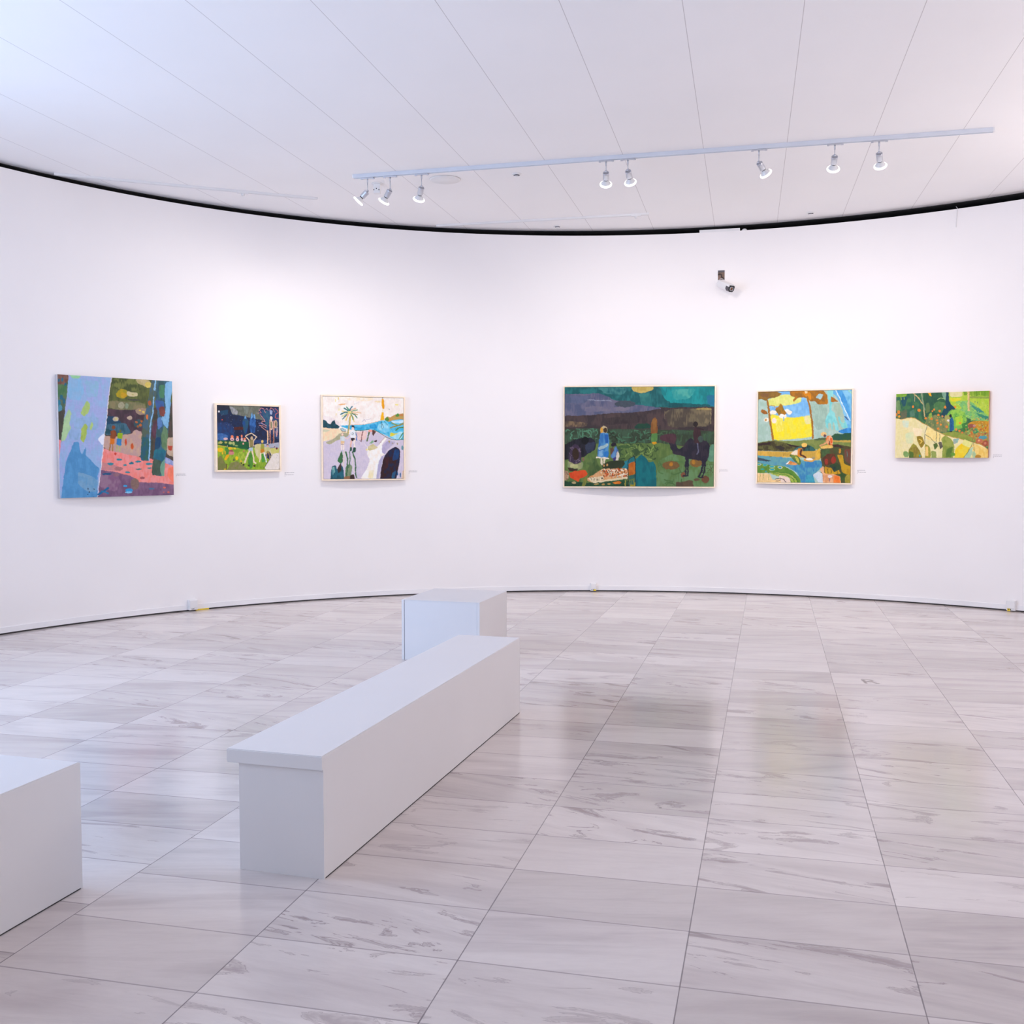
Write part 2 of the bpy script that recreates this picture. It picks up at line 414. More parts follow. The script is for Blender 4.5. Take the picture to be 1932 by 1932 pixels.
# ------------------------------------------------------------------ paintings
ART = {}
ART['A'] = '''
p 5d5048 4a4a3e -52,-24 1072,-81 1048,1076 -54,1031
p 6b7440 57603a 404,-35 1036,-53 1024,180 755,264 492,270 403,254
p 4e5a34 7d8448 447,-6 694,-5 718,94 593,105 451,86
p 6f7d62 4f6a54 -23,-14 95,-2 63,287 -15,318
p 8a6a5c 7c5448 -11,-14 95,-8 91,46 51,84 -2,80
p 4a7a54 5f8458 3,86 84,77 72,173 0,187
e 2d6f86 13,50,8,15
e 2d6f86 40,43,8,19
e 2d6f86 63,77,9,13
e 2d6f86 30,186,12,21
e 2d7f96 11,228,12,24
e 2d6f86 50,215,10,24
e 5a98ac 18,276,18,30
p 5a5548 4c4a42 -9,306 57,281 25,527 -13,527
p e8909a f09a9c -13,527 21,527 1,677 -14,677
p 8d8460 767a56 417,192 743,201 748,264 608,293 492,270 415,248
p 5b4450 4a3c44 402,260 492,270 768,257 730,455 384,483
p 1f4f6e 2a4a60 394,322 490,326 534,382 424,403 392,396
p 4a7487 35606e 386,396 567,375 617,456 544,479 378,480
p 27545e 27545e 385,427 442,439 435,470 381,470
p bfa09b c9a893 371,489 486,495 551,475 617,469 651,431 713,449 702,672 482,626 368,588
p ee9a96 f08a80 356,588 483,623 698,668 799,682 1020,727 1016,924 673,882 477,820 332,780
p c88a90 d08f8c 346,706 416,719 518,752 478,782 338,774
p 8a6a86 7a5a78 326,772 446,787 595,823 647,856 686,883 849,886 1016,910 1013,1075 293,1045
p 9a7a90 8a6484 338,792 478,814 515,871 474,958 334,922
e 8a7068 640,894,38,48
e 97707c 478,814,26,15
p 9dbbdd a9b4de 93,-19 458,-37 435,87 417,198 404,334 379,489 354,693 307,1046 -37,1032 1,665 23,521 55,305 78,131
p 8fbfe0 97bcdc 91,28 197,24 219,125 180,205 83,196
p 96c0d8 9dbbdd 221,35 345,35 329,164 242,179
p 97b6d2 9dbbdd 127,351 337,329 322,446 125,436
p 8fb0d0 9bb8dc 82,436 173,460 159,527 86,521
p 5f9fcc 5796c4 125,542 164,542 172,612 186,646 222,578 220,655 259,686 292,726 333,761 315,829 306,1046 5,1034 42,780 57,702 96,612
p 7faac8 6fa4c8 151,789 212,802 280,828 317,866 308,953 221,950 149,886
p aed0a0 b8d6a4 87,274 109,304 91,400 104,430 75,479 50,533 17,539 35,431 49,353 68,317
p b5cf80 b0c878 235,204 268,233 251,301 213,332 183,314 209,253
p b3c964 a8bc5c 218,389 239,410 227,496 201,554 177,521 189,429
p b5d080 b5d080 274,373 289,398 269,447 254,429
p a5d8a8 9cd49c 92,-1 198,-1 173,25 124,27
p eef0f8 e4e8f4 379,470 369,566 350,557 326,520 349,489
e 16283c 231,929,4,8
e 16283c 245,954,6,7
e 16283c 284,932,4,5
e 16283c 229,975,4,4
e 16283c 279,995,4,4
l ece4e4 5.1 454,-7 435,87 418,198 404,334 380,489 355,693 310,1009
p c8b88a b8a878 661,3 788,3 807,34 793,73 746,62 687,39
e d8c468 777,45,31,25
p a89a28 b8a020 485,134 528,89 580,100 592,143 552,175 501,165
e c8a024 553,144,26,24
p d0c49a d0c49a 583,109 678,118 677,146 611,155 579,134
e b8b070 635,132,10,6
e 4d5048 644,179,58,8
e a8a488 531,229,27,28
e 8d9c80 580,231,16,24
p a8907c a8907c 655,267 688,247 762,248 764,289 707,306 667,295
e e0c460 698,267,10,7
e e0c460 729,279,12,10
e c4b8a0 481,345,26,19
e d8cc80 483,344,9,7
e c0ac98 604,332,23,16
e 3a5a62 685,380,45,36
e b86a34 662,367,13,10
e b86a34 698,392,14,12
e b86a34 709,360,10,10
e a86a34 675,405,12,10
p 4a6a80 5b6b5a 811,-4 856,-6 822,263 799,455 780,697 692,696 708,487 724,360 770,188
p 2f6478 3c6a5a 712,493 776,493 779,692 694,691
l 8fc0e0 16.6 845,-6 833,84
l 8fc0e0 10.2 825,148 815,275 789,391 783,519 772,692
e b0623a 786,200,16,22
e d97a3a 761,321,10,22
p 6a4456 5a4048 820,358 855,339 837,518 791,487
p 44708a 3c5e62 856,-6 981,-12 992,97 974,291 957,440 924,680 907,834 792,820 811,679 838,486 863,326 841,166
p 3f6aa0 4a5a90 831,173 920,177 918,247 850,262
p 508060 4f8a6a 875,44 930,35 921,151 879,152
p 8dbede 7fb4d8 934,16 1011,-7 987,142 970,285 951,421 915,389 889,325 935,260 928,131
p 8a5048 7c4840 871,236 919,222 932,273 917,318 876,300
p 5a80b8 6088b8 851,326 889,312 902,389 859,435
p 6f8f6c 648460 915,389 957,440 933,615 892,583 886,486
p 1f4a70 23506c 838,493 886,492 878,583 820,602
p 2a7a8a 2a6a80 820,596 926,602 910,706 811,679
p 52685a 4a5e50 806,685 882,693 873,825 793,820
p 7aa890 74a088 925,667 909,834 884,830 870,744
p c8b09a bca890 946,492 1018,492 1014,668 935,641
p b8503c b8503c 946,563 995,565 982,609 954,602
p 8898c8 a8b0d4 923,664 1013,704 1012,743 915,720
p ff8a70 f08468 949,752 1019,747 1016,910 940,837
e 8a5030 460,417,14,17
p 8a4a2c 94542e 436,445 477,442 488,476 469,513 429,514
p d87a20 d87a20 429,510 469,510 462,563 423,560
l b07a40 10.2 430,560 421,608
l b07a40 10.2 452,563 448,613
e 6a7040 519,444,11,14
p 98b420 98b420 493,463 542,460 535,510 494,512
p 3a8ac0 3a80b8 489,510 532,510 523,573 480,563
l b0b878 10.2 489,570 483,607
l b0b878 10.2 511,573 510,613
e c8502a 565,538,9,31
e c85a2a 621,573,12,28
e d84a3c 471,638,10,12
e 2f8a9a 504,687,23,9
e 2f8a9a 428,724,26,12
e 2f8a9a 553,733,16,8
e 1f7a8e 611,718,21,10
e 2f8a9a 674,705,28,8
e 2f8a9a 771,725,32,8
e 3a7a7a 676,770,27,6
e 3a8a8a 774,760,22,5
e 2f8a9a 576,795,21,8
e 1a5a80 394,807,40,9
e a05a60 708,844,23,10
e b07878 498,764,38,17
l 1d6a98 16.6 317,975 359,954 404,925
l 2a7aa4 14.1 346,948 403,968
e 3aa0d0 553,910,19,8
e 3a9ad0 585,949,32,19
e 8ac8e8 582,965,32,8
e 4a7a9a 790,940,29,8
e d87060 910,930,14,7
e d87060 948,974,12,8
e d87060 903,972,8,6
'''
ART['B'] = '''
p 232c48 1f3358 -75,-78 1095,-87 1082,1110 -88,1080
p 2c3140 262a3c 4,-4 206,-5 213,78 166,138 2,124
p 6b7062 7e8074 183,-42 688,-46 710,107 764,218 615,199 521,183 428,161 335,146 243,138 205,55
p a9a9ac 8c9090 198,10 275,32 336,93 320,138 243,131
p 7c8578 8a9088 414,-6 507,-7 490,123 444,123
p 1f4a80 2a3c66 -3,273 165,259 271,334 269,531 -6,543
p 4a78b0 3a64a0 -1,438 94,431 170,469 161,541 -2,541
p 1f4a66 244a6a 37,93 182,63 174,138 74,161
s c8d0e0 2,131,690,527,60,3.1
e e8e8ec 33,97,11,15
e e05848 81,225,8,8
p 1c4f8c 2a5a6e 447,145 474,191 501,229 488,350 456,449 421,396 400,252
p 7fb4dc 5a94c8 447,145 472,195 431,202
p 3a70b0 1f4a80 557,92 576,145 615,199 623,290 598,419 525,411 514,275 527,183
p 8fc4e4 6aa4d4 557,92 574,176 536,199
p 7ab0dc 6aa0d0 590,119 609,138 613,206 582,176
p 5a2a24 48221e 262,334 412,327 416,373 269,381
p 33507a 2b3f68 687,31 743,23 774,69 1014,-2 1008,538 802,398 756,229 663,107
p 3a6a80 33587a 711,53 853,76 852,168 802,382 772,260
p b0b8d0 9ca8c8 845,53 895,60 884,126 856,122
l e0958c 7.0 647,107 710,99 679,61 711,23 750,38 781,99
l d8b0c0 7.0 782,46 806,30 823,65
l e0958c 7.0 845,53 870,18 909,37 926,83
l e07060 7.8 941,30 981,60 990,91 948,122 938,176 994,183
l e8a898 7.0 694,130 756,206 772,237 725,229 716,267 796,306
l a0a8e0 7.0 661,267 693,260 755,290
l e8a898 7.0 669,298 732,306 788,336
l e8a898 7.0 708,321 755,359 802,390 819,379
e f0e0d0 872,183,22,31
e e8c8b0 871,291,30,79
e 8a8a6a 871,291,16,58
e d8b898 946,276,28,64
e 7a7458 948,276,14,46
l f0c8a0 20.3 811,390 813,490 804,582
l d8a890 18.7 851,214 849,413 855,582
l d0a088 21.8 919,229 909,414 905,583
l 7a3430 9.4 859,437 857,578
l 7a3430 9.4 902,437 902,579
l a8a0a8 20.3 970,330 956,468
l f0a090 6.2 945,383 960,468 979,383
p 2c4a80 304a78 580,534 800,528 800,582 587,579
p 1f6a3c 27583a -6,541 501,552 508,662 329,652 145,620 -7,610
p b8b860 8aa058 16,558 92,566 69,596 8,595
e c8b878 54,574,16,22
e b8b860 134,574,23,16
e b8c078 207,583,31,22
e b8c078 257,591,19,30
e 94a868 299,622,27,11
e e0a890 411,589,11,16
e f0ead0 157,627,6,6
p b8b848 d0c040 -7,610 176,639 114,657 -7,637
p a0bc38 7ea42c -7,633 168,639 376,660 476,684 578,640 687,748 844,843 747,1025 -12,1022
p 2e7a3a 2a6a34 298,648 477,662 476,688 375,675
p 86aa30 b0c448 329,713 499,715 466,942 327,894
p 4c8a34 5a9a3a 499,730 562,731 559,960 512,989 482,867
p d8d0a8 d0c88c 583,591 1007,599 1002,1031 740,994 869,767 830,705 678,855 608,762
p b8b8c4 a8b0c0 657,588 847,590 1007,561 1006,657 847,653 751,642
p e8e0d4 ece4dc 885,752 1014,715 1010,1008 732,991
p d4cc80 cccc70 838,666 1006,653 1005,730 877,751
l 5a5448 8.6 879,765 828,850 772,934 736,979
p 8a8650 7e8446 2,813 56,769 100,860 142,921 133,1026 -12,1022
p 8f8a5e 848a48 156,989 203,892 311,860 388,926 481,988 449,1026 156,1026
p 3f8a3c 58983a 114,649 191,658 174,756 128,762
e f0c020 45,690,51,33
e e0c030 206,666,36,22
e e8c838 275,667,23,12
p f0b818 e8a818 105,837 144,763 190,756 166,816 131,856
e f0c818 304,818,23,31
e e8c030 81,739,14,22
e e8b830 123,728,9,27
e e8b830 373,865,11,15
e f0c818 122,988,20,11
e d08a84 219,737,43,31
e a05850 219,703,34,15
e c86868 418,710,11,13
l 6a4a20 12.5 146,913 141,988
e 4a4030 377,895,14,12
e 4a4030 411,922,17,16
e 4a4830 497,935,17,16
e 4a3c28 587,937,19,18
e 6a6048 258,847,14,16
e 7a2a30 958,660,16,19
e 8a3a40 922,633,8,9
s 4a4838 957,722,987,977,14,3.9
e e8c0b8 131,518,34,19
e f08a60 235,485,23,25
e e8b8b0 234,523,33,25
e 5a5a90 234,526,12,10
e f08a60 320,489,19,19
e e8c0b8 319,527,25,27
e 5a5a90 319,523,8,12
e f08a60 389,471,15,21
e e8c0b8 389,524,17,31
e f08a60 435,513,17,16
e e8c0b8 437,544,26,16
l ecd6b6 14.0 509,544 448,472 542,421 629,482 575,545
e 2a2428 543,472,23,18
e c8b090 550,507,20,33
p 7a8048 9a8a58 503,533 580,530 570,644 520,651
l e4c8a4 10.9 503,533 516,643
l e4c8a4 10.9 580,530 570,644
p b8ccd0 a8c0c8 506,654 566,651 567,709 489,700
l ecd8b8 24.9 506,711 459,806 434,885
l ecd8b8 21.8 554,708 575,808 576,876 607,896
e e8c870 721,554,20,24
p a8a84c a0a048 698,587 752,593 750,673 688,674
p d09028 c88428 692,672 748,669 757,730 686,735
p 4a9a3a 58a440 703,745 738,745 761,872 705,886
l f0e0c0 14.0 694,741 674,870
l e8eef0 15.6 749,730 769,819 784,880
e 503030 807,606,22,9
e e0a890 809,624,16,15
p c8c88a c0c488 785,643 840,643 833,709 792,712
p a89858 a09050 789,706 833,706 836,737 784,736
l b89868 12.5 795,735 785,823
l b89868 12.5 827,735 845,828
l 404040 5.5 847,653 926,648
'''
ART['C'] = '''
p f7f0e8 f0e6dc -65,-53 1088,-70 1084,1077 -78,1065
p e8dcd8 f2eae6 -68,222 99,248 224,330 210,372 -69,304
p f4e4c8 f7efe4 87,0 653,-8 581,49 297,46
p f0c890 ecb880 177,99 227,88 294,80 269,98 219,107
l e8d040 8.5 189,13 188,37
l ecdc70 8.5 153,37 153,61
l ecdc70 7.1 194,147 194,171
l e8d850 7.1 161,206 161,227
e f0e490 912,87,24,10
e f0dcb0 675,51,43,10
l b8b4c0 5.0 480,301 509,272 523,300
l c4bcc8 4.3 523,272 566,272 587,258
l 4a4a50 5.7 811,137 822,149
l d8d8d8 5.7 382,90 439,66
p d6ccd8 cfc6d6 -72,553 209,476 508,405 723,439 867,502 1086,530 1084,1077 -78,1065
p efe0bc f2d4b0 -70,366 203,389 330,434 209,486 117,521 -72,560
p c8ccb0 d4d0b0 -1,397 90,407 48,429 -1,428
p 6cc8e4 3aaed6 202,350 309,347 508,337 623,308 724,283 868,271 1087,254 1086,519 911,521 838,498 751,454 687,427 622,399 536,396 450,410 365,404 238,373
p 2a9ac8 44b4dc 238,354 494,363 451,398 323,395
p a4dcec 7ccce8 680,327 796,312 824,410 752,439 665,383
p b8e4ec 9cd8ec 809,467 984,410 984,509 896,512
p 2a9ad0 3aa8d8 565,342 651,327 665,383 579,384
p cfe8f4 b4dcf0 839,291 999,269 999,311 868,312
l e8b890 5.0 323,343 508,335 623,306 709,285
l 2f6a4c 7.1 386,410 465,410 551,396 637,402 708,440 780,489 852,514 925,521 1005,513
p 1f4a54 2a5a6a -69,277 35,289 66,331 91,339 112,296 144,286 154,331 203,365 192,387 104,389 -70,366
p b8a860 c89a58 752,272 789,228 825,243 912,199 1087,183 1087,261 883,271 817,300
p 6f8f3c 5f8a3c 752,272 792,228 821,271 796,296
p 4a8a3a 5a9444 890,227 930,183 957,220 919,235
e c88a50 970,213,28,14
p f0b020 e8a418 724,16 750,19 758,89 755,139 728,139 720,75
l f4d860 6.4 739,138 735,181
p f2b818 ecb018 723,183 746,183 754,279 704,283 713,229
e 201c20 736,5,10,6
l 2a4a5a 5.0 716,292 746,369
l 2a4a5a 5.0 756,292 797,340
l 2a4a5a 5.0 715,306 724,384
l 8a9a50 15.7 850,312 926,341 1006,309
l 9a8a48 14.2 828,372 904,348 992,325
l 5a8a40 14.2 897,404 940,369 1006,360
l 4a8a48 12.8 943,503 976,453 1006,424
l 5a9a50 10.0 969,510 1006,473
p d8d040 e0d448 831,428 882,440 936,437 882,461 827,486
l d0b870 19.9 335,232 323,316 310,399 301,462
l 3a7a68 5.0 321,246 316,329 298,434
l 2f7a7a 15.7 324,191 296,163 258,139
l e8d48a 12.8 324,191 289,184 233,178
l 5a9a7a 14.2 324,191 311,156 290,125
l 3a7a8a 17.1 324,191 332,149 357,120
l e8c0a0 12.8 324,191 353,156 399,140
l 8aae88 12.8 324,191 367,169 420,158
l e8c8a0 14.2 324,191 395,183 463,196
l c8a870 11.4 324,191 381,204 423,217
l 4f8a70 14.2 324,191 388,218 415,252
l e0cc60 12.8 324,191 366,246 379,301
l 3a8a70 11.4 324,191 352,232 366,280
l e8d070 14.2 324,191 296,246 280,288
l 3a8080 14.2 324,191 275,233 240,271
l d8d890 12.8 324,191 275,212 231,240
l 2f7a80 14.2 324,191 261,191 216,216
l e8b8a0 15.7 324,191 310,212 296,239
e e8d890 324,191,24,18
p a8a888 b4b090 26,559 131,511 188,455 238,434 301,441 308,475 237,510 152,538 81,584
p ecd0c8 e8c8c0 408,430 543,412 521,524 421,524
l 7a3a3a 10.0 487,419 471,475 465,534
l 7a4a48 5.7 442,531 471,545
l 4f6a3a 17.1 568,422 554,475 539,534
p f0a898 eca090 558,396 608,395 602,423 549,427
p 6a4a44 5a3a38 604,399 654,415 636,439 614,478 600,439
p 7aa880 84b088 560,569 607,524 623,545 596,567
p 4a3434 4a3434 618,534 665,520 659,544 636,552
p bdb4cc b0a8c8 718,601 794,530 903,544 794,636 739,717 716,657
p bfa8a8 b8a0a0 679,573 759,485 777,495 700,580
p faf6f0 f4ece0 492,548 542,615 541,713 571,769 533,874 468,972 457,1036 658,1037 677,791 737,710 761,699 721,671 725,579 791,495 758,492 686,580 635,636 578,650
p f0e8cc f0e4b8 561,903 619,889 611,995 546,994
p d8cca0 ccc490 546,608 607,569 675,615 621,644 552,653
p b8b4cc b0acc8 677,791 721,720 743,720 706,861 683,1002 647,1002
e f0e070 535,641,9,12
p 1f2a4c 3a2024 896,599 955,643 947,792 894,1040 690,1038 713,861 750,720 808,650
p 1f4a7c 23406c 881,636 945,636 931,756 851,784
p 4a2428 3a2028 750,734 808,735 800,862 720,897
p 2a6080 28507a 851,933 902,891 879,997 843,997
p b0a060 b0a060 798,527 827,530 816,569
e a09060 856,562,11,7
e a09060 916,569,6,14
e 2f6a9a 920,940,7,22
e 2f6a9a 954,955,9,30
e 6a98a0 983,615,14,28
p e0c8b0 dcc0a8 982,898 1026,898 1026,1041 963,1040
p c0d4d4 b0ccd0 217,382 238,377 284,406 274,426 227,420
l 2a4a50 5.7 217,386 224,413 273,426
l 2a4a50 4.3 238,380 252,403 277,407
l f0d4c4 9.3 262,491 293,510 333,484
e f4d0c0 236,458,13,15
p d4dcdc c8d4d4 208,483 260,479 266,535 210,537
p e8c898 e0c090 211,537 259,537 255,574 215,574
l f4e4d8 15.7 224,576 222,644
l f4e4d8 15.7 247,576 248,644
l 8a5a40 5.0 215,580 254,580
p 5a8ac8 5080c0 390,412 420,475 415,534 394,527 397,475
p eef0f0 e4eaec 331,427 360,406 395,421 406,475 387,500 335,502 324,441
l 30384c 4.3 395,421 406,475 389,500
l 303840 5.0 342,436 342,463
l 303840 5.0 352,436 369,437 358,463
e f0d8c8 364,381,19,23
p 2a3a44 26343c 343,364 351,347 376,346 385,371 381,399 374,371
l f0d8c8 12.8 399,475 391,534
p 38282c 302428 335,503 389,502 382,525 346,544
l e8b8a0 18.5 341,538 335,608
l f4e8dc 18.5 377,534 383,615
p 2a5a48 264c40 325,608 349,611 348,657 299,676 321,664
p 2a5a48 264c40 366,615 397,615 397,672 352,678
p 3a7a4c 4a6a4a 221,655 237,705 239,789 213,813 167,783 200,705
p 2a6a7a 22505c 107,844 149,829 170,886 206,810 242,859 255,971 264,1034 84,1032 91,914
p 8ab8b0 6aa0a0 107,858 135,851 141,914 113,956
p 4a3a38 3a3030 167,876 215,796 221,894 184,932
p 8a9a78 7a8e70 269,852 319,810 355,852 332,992 261,999
l 3f6e48 17.1 274,674 295,754 291,859 282,971
l 4f7a58 14.2 320,674 327,761 308,859
l 3f6e48 15.7 356,674 387,755 394,846 393,930 405,979
l e0d4c4 14.2 253,663 252,761 241,845
l e4dad0 8.5 356,719 355,810 375,916
p 4a3430 3a2c2c 329,950 375,940 385,1035 317,1034
p a07048 8a6a50 254,971 325,961 318,1027 247,1027
'''
ART['D'] = '''
p 4a443e 4a443e -39,-64 1043,-51 1040,1056 -43,1054
p 2f7f80 1f6468 -39,-64 1043,-51 1042,214 635,207 529,197 324,146 230,70 -39,67
p 4a8c8a 2a7076 224,9 437,7 386,81 274,71
p 1fa0a0 18888c 623,-37 1043,-32 1042,202 728,188 666,113
p 5ab4a8 38a4a0 710,29 883,22 833,124 734,132
p 2a7a9a 2480a0 944,88 1043,89 1042,210 956,190
p 175a60 1c6a6e 685,159 969,181 969,207 666,206
p 3f8a84 2f7a78 499,64 573,65 573,168 511,176
p 5d6480 76748a -39,72 230,61 349,137 486,178 666,217 510,253 323,260 136,287 -40,288
p 68708c 5a6680 5,86 187,89 136,163 4,162
p 827c8c 76748a 136,191 448,204 423,241 136,247
e 4a5560 405,170,70,34
l 9aa0b0 4.4 155,130 318,139
p 574848 453c3e -40,291 136,285 355,264 573,242 678,208 1042,202 1042,461 -41,415
p 7a7058 554c44 672,225 978,216 982,395 696,413
p 6a6250 8a7c60 870,236 969,227 974,367 906,376
p b8a468 a8945c 876,219 980,215 976,239 882,234
l a89870 3.1 978,220 978,376
l 8a7c60 3.1 671,243 672,327
p 8a7458 5a4c44 1,340 161,360 135,399 0,401
p 3f3638 4a4040 261,314 510,279 498,363 273,380
p 3c4a38 46604a -41,413 1042,440 1041,581 634,584 385,573 297,563 -41,579
q 5a9070 7,420,223,520,22,44,5.0
q 4c7a5c 298,436,572,560,26,44,5.6
q 33402e 298,436,603,569,20,37,7.5
q 4a6a48 622,448,998,572,22,50,5.6
p 70884a 5f7a42 -41,570 216,567 297,558 385,568 634,562 819,599 1041,572 1040,1056 -43,1054
q 3f5a38 347,577,645,728,30,44,7.5
q 86a058 347,577,633,728,16,37,5.6
p 4a6a3c 3f5e3c 347,591 447,589 447,611 353,615
p 3f5a38 46623c 447,639 484,611 515,653 484,700
p 1f4a40 24503c 473,391 498,363 529,371 560,365 581,392 579,420 471,419
p 6f9464 64844e 627,747 726,673 819,664 1041,572 1040,1056 613,1055
p 6fa080 649478 970,581 1041,572 1041,749 958,749
q 567a48 633,747,818,990,14,62,7.5
p 147a80 0f6c74 476,728 521,675 552,719 565,758 596,745 615,794 620,1055 475,1055
p 2f8a96 2a7c8a 384,804 409,746 465,700 475,737 437,823 396,827
p d4c070 c8b060 432,-40 605,-37 595,28 548,57 505,63 458,45
p 9a6f3a 8a5a30 590,326 608,304 623,336 623,471 581,471 580,373
p 6a9a54 5a8a4c 581,468 623,464 621,546 583,562
e d8a020 601,562,16,13
p 1e1c22 2c2c36 -41,612 41,547 104,508 198,518 214,576 205,633 159,672 122,709 -42,744
p 3c4458 343c50 135,566 211,546 198,633 153,672
e 141418 138,538,25,38
p 4a3a50 3f3448 27,707 40,622 66,574 94,580 111,660 114,764 71,777 34,763
q 7a6a7c 34,594,110,764,22,25,3.1
e 3a2a1c 75,674,21,62
p a8a878 8fa070 20,744 71,777 126,754 126,811 90,836 22,821
p c8c490 b8bc80 40,773 96,787 90,820 40,810
p 3c3024 4a3828 20,808 91,825 83,846 33,846
e 8a6a58 126,728,7,21
e c8b890 265,431,25,39
e e0a838 250,434,7,34
e 4a3826 273,434,15,26
p 5a9ac8 3a7ab8 240,464 293,460 301,521 298,710 221,706 229,576
p 3a78c0 2a68b0 273,474 296,474 295,567 272,567
p b8cfc8 a4c0c4 228,609 291,567 296,594 235,636
p 8ab8d8 6aa4d0 231,642 260,633 259,694 228,698
p 2f80c4 2a74b8 266,652 295,642 294,699 267,703
l f0e8d4 9.9 219,710 297,717
l e8dcc0 13.7 251,719 253,778
l e8dcc0 12.4 271,719 269,764
p 5a4030 6a5040 307,614 329,596 335,661 314,708
e 2a2030 330,577,17,21
p 6a9ac4 4a6aa8 347,588 370,662 360,757 347,757 347,694 322,719 311,694 335,633
p e0d8c4 d8d0bc 356,638 371,666 360,762 344,757
p 4a3a80 443878 328,708 348,699 342,757 329,748
p 3a4428 33402a 252,788 297,746 397,735 406,765 387,823 259,822
e c89a60 289,785,7,13
e c89a60 267,790,5,9
p 5a7040 4a6438 178,731 216,717 223,764 254,839 262,888 168,900 162,820
p 6a8048 5a7444 147,764 178,726 209,745 171,792
p d89a5a e0b080 158,916 259,822 428,819 432,907 296,941 183,963 153,940
s c85a20 259,825,427,905,70,7.5
s f0e4cc 246,825,427,905,60,7.5
s 3a3a2a 246,825,427,915,45,5.0
p ecdcb8 e0c8a0 158,916 259,895 271,928 183,959
s 3a3a2a 162,905,265,947,22,4.4
p c8a888 b89878 -42,848 27,840 30,934 -43,946
s 5a4a3a 1,848,27,932,16,4.4
p ecdcb8 e8d4ac 190,952 429,898 428,920 196,967
p e05a28 d84a20 28,868 58,848 134,832 160,867 147,897 105,923 96,955 39,915
p 2f5a3c 274a34 -43,943 96,955 196,968 408,929 430,943 430,1055 -43,1054
p 8a8a40 6a7a3c 109,1055 133,914 157,893 134,1055
e d87a28 358,961,26,13
e e08a30 346,963,19,11
e b8a060 215,977,16,9
e b89858 262,982,12,8
e b89858 301,976,11,8
e b8a878 64,963,16,8
l a8a048 7.5 410,941 412,999
p b8661e c87a2a 431,770 473,746 477,870 435,893
p 2f6a64 3a7060 435,893 477,875 478,917 438,935
p 2a7a7c 257074 447,709 473,700 475,737 434,760
p a89a30 2f6a60 436,947 477,934 478,1055 436,1055
l 2a3034 5.6 431,1018 428,765 435,718 465,694 475,720 478,859 483,1018
e 80623a 715,787,57,43
e b8802a 717,774,11,19
e 8a6a3a 880,762,40,42
e b88430 866,757,12,23
p 6a5844 5e5040 750,945 787,955 831,933 861,944 876,1056 747,1056
e 76523c 943,927,25,38
e 8a5a40 795,880,15,24
e 6a5844 886,930,19,12
q 55603c 917,776,997,860,8,56,3.1
p 3a3440 2c2a38 645,486 714,468 740,472 750,505 746,580 770,631 801,591 819,543 844,510 869,543 918,532 955,551 972,590 967,674 961,730 945,767 918,741 881,731 834,722 813,701 776,689 732,675 711,617 702,561 683,537 642,532
l 2f2c3c 24.9 825,692 822,785
l 2f2c3c 9.9 816,776 813,886
l 2f2c3c 9.9 829,776 826,888
l 2f2c3c 27.4 936,711 933,776
l 2f2c3c 11.2 927,776 920,841 900,902
l 2f2c3c 11.2 939,776 936,842 920,907
l 2f2c3c 8.7 797,890 829,893
l 2f2c3c 8.7 895,903 928,909
p 5a3c44 50363e 640,497 671,477 715,466 747,477 750,524 736,580 699,556 641,534
e 2f2828 876,376,14,28
p 4a3236 402c32 868,399 906,413 912,506 901,576 869,554 859,487
l 3c2c30 8.7 882,413 931,432
e 4a5a54 909,525,16,34
l 6a6a80 7.5 890,571 898,646 886,676
'''
